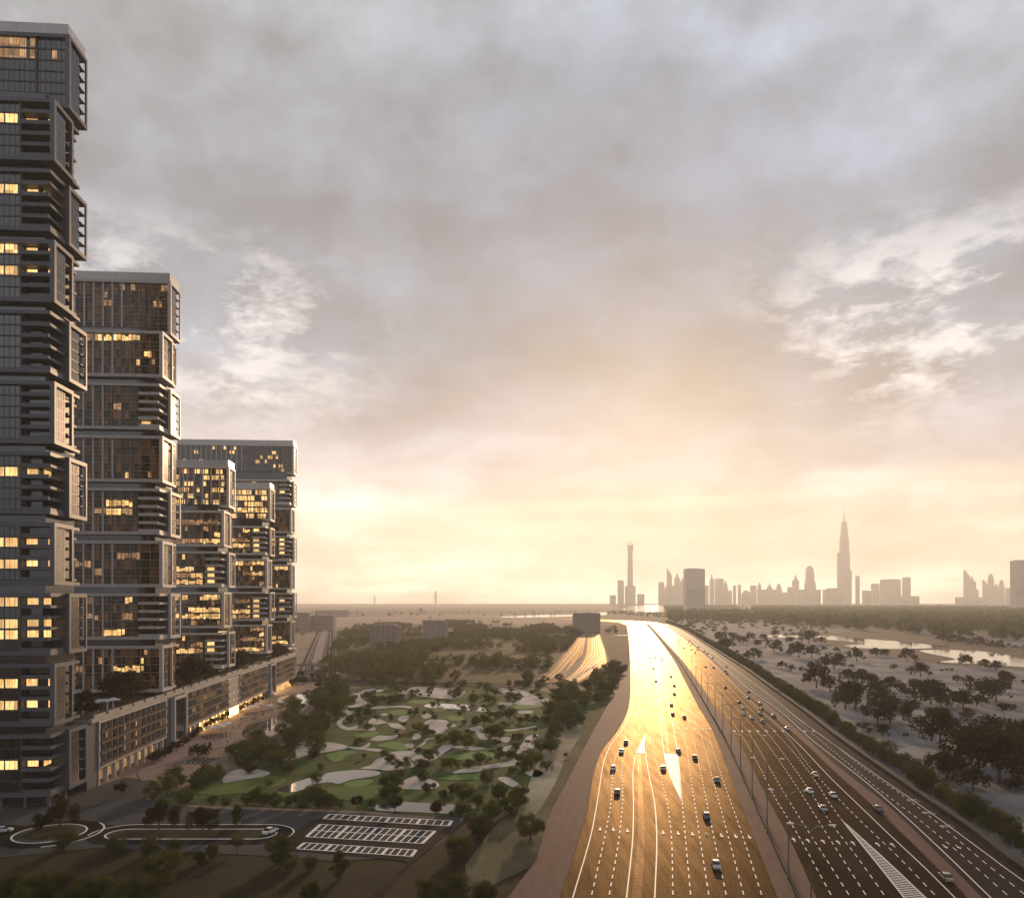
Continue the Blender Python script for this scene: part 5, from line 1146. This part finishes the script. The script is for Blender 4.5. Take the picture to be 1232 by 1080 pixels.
sk=[(33,50,278,'box','low stub block left of the flared-crown tower'),(56,73,235,'box','square tower just left of the flared-crown tower'),(78,106,122,'flare','slender tower with a flared crown, left end of the skyline'),(113,132,275,'box','low stub block right of the flared-crown tower'),
(174,190,240,'box','stepped block left of the leaning-topped pair'),(190,199,252,'step',None),(198,212,200,'slant','thin slant-topped tower left of the large dark slab'),(212,222,250,'box',None),(220,236,210,'spire','pointed tower next left of the large dark slab'),(236,250,225,'spire','shorter pointed tower touching the large slab'),
(304,318,250,'box',None),(322,334,215,'spire','needle-topped tower right of the large slab'),(338,361,230,'box','flat-topped tower right of the needle-topped one'),(362,374,238,'step',None),(376,386,265,'box',None),(390,398,250,'box',None),(404,412,248,'box','thin block alone in the gap of the middle skyline'),(414,440,265,'step',None),(440,456,250,'box',None),(460,472,243,'step',None),(474,488,262,'box',None),(488,502,243,'spire',None),(504,516,262,'box',None),(514,530,245,'step',None),(528,547,270,'box',None),(548,560,255,'box',None),(562,579,218,'spire','domed pointed tower left of the curved-top tower'),
(576,636,262,'box','wide low slab in front of the curved-top tower'),(599,626,193,'curve','curved-top tower left of the tallest spire'),(650,662,262,'box','small block between curved-top tower and the tallest spire'),(664,702,258,'box','broad low block at the left foot of the tallest spire'),(692,730,29,'mega','tallest stepped tower ending in a needle spire'),
(745,755,222,'box','thin slab right of the tallest spire'),(766,786,265,'box','low block right of the thin slab'),(792,811,245,'box','square block left of the broad flat one'),(822,868,232,'box','broad flat-topped block, right part of the skyline'),(868,920,281,'box','long low block under the broad flat one'),(882,901,226,'box','tall slab right of the broad flat block'),
(1043,1100,284,'box','long low base of the bladed group'),(1059,1074,206,'slant','sharp bladed tower of the right group'),(1072,1090,222,'spire','second bladed tower of the right group'),(1089,1099,262,'box','small block at the right of the bladed group'),
(1114,1127,235,'slant','left tower of the twin curved group near the right edge'),(1128,1144,217,'curve','tallest of the curved group near the right edge'),(1144,1158,247,'step','short tower of the curved group near the right edge'),(1160,1173,235,'step','right tower of the curved group near the right edge'),(1180,1194,258,'box','squat block left of the big slab at the right edge'),
(1250,1290,250,'box','block beyond the right edge of the photo')]
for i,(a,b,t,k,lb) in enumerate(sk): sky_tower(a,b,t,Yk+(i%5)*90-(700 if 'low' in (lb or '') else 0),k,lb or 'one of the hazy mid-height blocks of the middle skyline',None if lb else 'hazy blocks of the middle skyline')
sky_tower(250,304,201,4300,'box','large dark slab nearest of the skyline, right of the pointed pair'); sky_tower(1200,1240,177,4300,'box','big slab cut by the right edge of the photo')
sky_tower(-474,-468,262,13500,'spire','tiny sail-like tower far left on the horizon'); sky_tower(-650,-646,277,13500,'spire','faint mast on the horizon left of the sail-like tower')
# ================================================================= promenade life
for i,(a,b,s) in enumerate([(625,388,1.25),(675,378,1.35),(440,518,1.25),(360,528,1.2),(475,500,1.2),(740,383,1.2),(810,358,1.1),(600,400,1.0),(655,392,1.1),(395,522,1.1)]):
    x,y=g(*Mz(a,b)); parasol(x,y,.25,s,'white parasol over the cafe tables of the promenade')
def table(x,y,z,first=[]):
    if not first:
        r=empty('cafe_table',(x,y,z),'dark round cafe table on the promenade','table','cafe tables on the promenade'); q=MB(); q.tube([(0,0,.70),(0,0,.76)],[.6,.6],12); q.build('tabletop',M['dark'],r); q=MB(); q.tube([(0,0,0),(0,0,.7)],[.06,.05],6); q.build('leg',M['dark'],r)
        for k in range(4):
            a=k*1.571; c=MB(); c.box(-.24,.24,-.24,.24,.40,.46); c.box(-.24,.24,.20,.25,.46,.9)
            for sx in (-.2,.2):
                for sy in (-.2,.2): c.box(sx-.02,sx+.02,sy-.02,sy+.02,0,.4)
            o=c.build('chair',M['dark'],r); o.location=(math.sin(a)*-1.0,math.cos(a)*1.0,0); o.rotation_euler=(0,0,a)
        kids_of(r); first.append(r); return r
    c=copy_tree(first[0]); c.location=(x,y,z); c.rotation_euler=(0,0,U(0,1.5)); return c
r=random.Random(21)
for (a,b) in [(340,550),(365,548),(390,545),(420,540),(445,535),(470,530),(350,565),(385,562),(430,555),(465,550),(600,415),(620,410),(640,405),(660,402),(690,395),(720,392),(755,388),(615,430),(650,425),(800,372),(820,365),(640,440),(580,440),(700,410)]:
    x,y=g(*Mz(a+r.uniform(-5,5),b)); table(x,y,.25)
def person_mesh():
    me=bpy.data.meshes.new('person')
    J_=[(0,0,.95,.15),(0,0,1.25,.15),(0,0,1.45,.10),(0,.0,1.53,.055),(0,.02,1.66,.10),(.10,0,.88,.10),(.12,.08,.48,.065),(.12,-.02,.06,.045),(.12,.12,.03,.04),(-.10,0,.88,.10),(-.12,-.05,.48,.065),(-.12,-.2,.08,.045),(-.12,-.06,.03,.04),(.20,0,1.40,.06),(.27,.02,1.12,.045),(.26,.12,.88,.035),(-.20,0,1.40,.06),(-.27,-.02,1.12,.045),(-.26,.06,.88,.035)]
    E=[(0,1),(1,2),(2,3),(3,4),(0,5),(5,6),(6,7),(7,8),(0,9),(9,10),(10,11),(11,12),(2,13),(13,14),(14,15),(2,16),(16,17),(17,18)]
    me.from_pydata([j[:3] for j in J_],E,[]); o=bpy.data.objects.new('person',me); COL.objects.link(o)
    sk_=o.modifiers.new('skin','SKIN'); lay=me.skin_vertices[0] if me.skin_vertices else None
    if lay is None:
        bm_=None
        import bmesh; bm_=bmesh.new(); bm_.from_mesh(me); bm_.verts.layers.skin.verify(); bm_.to_mesh(me); bm_.free(); lay=me.skin_vertices[0]
    for i,j in enumerate(J_): lay.data[i].radius=(j[3],j[3]*(.75 if i in(0,1,2) else 1))
    lay.data[0].use_root=True; o.modifiers.new('sub','SUBSURF').levels=1; o.modifiers['sub'].render_levels=1
    dg=bpy.context.evaluated_depsgraph_get(); m2=bpy.data.meshes.new_from_object(o.evaluated_get(dg)); bpy.data.objects.remove(o); m2.name='person'; return m2
try:
    pm=person_mesh(); cloth={}
    for nm,c in (('dark',(.03,.03,.04)),('white',(.6,.58,.55)),('red',(.12,.04,.035)),('blue',(.06,.09,.18)),('tan',(.3,.22,.15))):
        k=pm.copy(); k.materials.clear(); k.materials.append(mat('clothes_'+nm,c,.8)); cloth[nm]=k
    for i,(a,b) in enumerate([(495,560),(500,545),(490,575),(505,520),(555,485),(560,480),(545,430),(735,350),(740,335),(730,365),(765,345),(560,450),(520,470),(530,590),(300,610),(480,590),(640,420),(700,420),(760,400),(600,460),(450,575),(400,580),(690,365),(570,470),(512,500),(820,345),(860,300)]):
        nm=r.choice(['dark','dark','white','red','blue','tan']); x,y=g(*Mz(a,b)); o=link('person',cloth[nm],None,(x,y,.22),r.uniform(0,6.28),1.02)
        tag(o,'person in %s clothes walking on the sunlit promenade'%nm,'person','people in %s clothes on the promenade'%nm)
except Exception as e: print('PERSON FAIL',e)
# chequered terrace and topiary cones
x0,y0=g(*Mz(325,693)); cb=MB(); n=8; s=1.0
ct=empty('chequered_terrace',(x0,y0,.24),'black and white chequered terrace at the near end of the promenade','terrace',rz=-.1)
for i in range(10):
    for j in range(7): cb.box((i-5)*s,(i-4)*s-.02,(j-3.5)*s*1.3,(j-2.5)*s*1.3-.02,0,.08+.3*((i+j)%2),(i+j)%2)
cb.build('tiles',[M['white'],M['black']],ct)
for i,(a,b) in enumerate([(255,670),(275,660),(290,652),(305,668),(320,658),(338,648),(352,668),(372,640),(335,672)]):
    x,y=g(*Mz(a,b)); r_=empty('topiary_cone',(x,y,.24),'dark clipped upright topiary cone beside the chequered terrace','topiary','topiary cones by the chequered terrace',sc=(3.2,3.2,4.2))
    v=variant('tall',i%3,'mid','leaf_dark'); link('trunk',v[0],r_); link('crown',v[1],r_)
# golf hut and buggy
x,y=g(*A(640,572)); 
q=MB(); q.box(-1.6,1.6,-1.1,1.1,.5,1.1); q.box(-1.5,1.5,-1,1,1.9,2.05); 
for a in (-1.4,1.4):
    for b in (-.9,.9): q.box(a-.05,a+.05,b-.05,b+.05,.3,1.9)
m_red=mat('red_fabric',(.25,.05,.03),.7)
r_=empty('golf_buggy',(x,y,.15),'small red golf buggy parked between the bunkers','golf buggy'); q.build('body',m_red,r_)
q=MB()
for a in (-1.1,1.1): q.tube([(a,-1,.3),(a,-.8,.3)],[.3,.3],10); q.tube([(a,.8,.3),(a,1,.3)],[.3,.3],10)
q.build('wheels',M['black'],r_)
for i,(a,b) in enumerate([(940,300),(1000,315),(1108,330)]):
    x,y=g(*A(a,b)); o=empty('pond_fountain',(x,y,.25),['left','middle','right'][i]+' of the three small white fountain floats on the far golf pond','fountain','floats on the golf pond')
    q=MB(); q.tube([(0,0,0),(0,0,.5),(0,0,.6)],[2.2,2.0,.4],12); q.tube([(0,0,.6),(0,0,2.2)],[.35,.08],8); q.build('basin',M['white'],o)
print('TREES',NT,'OBJS',len(bpy.data.objects))
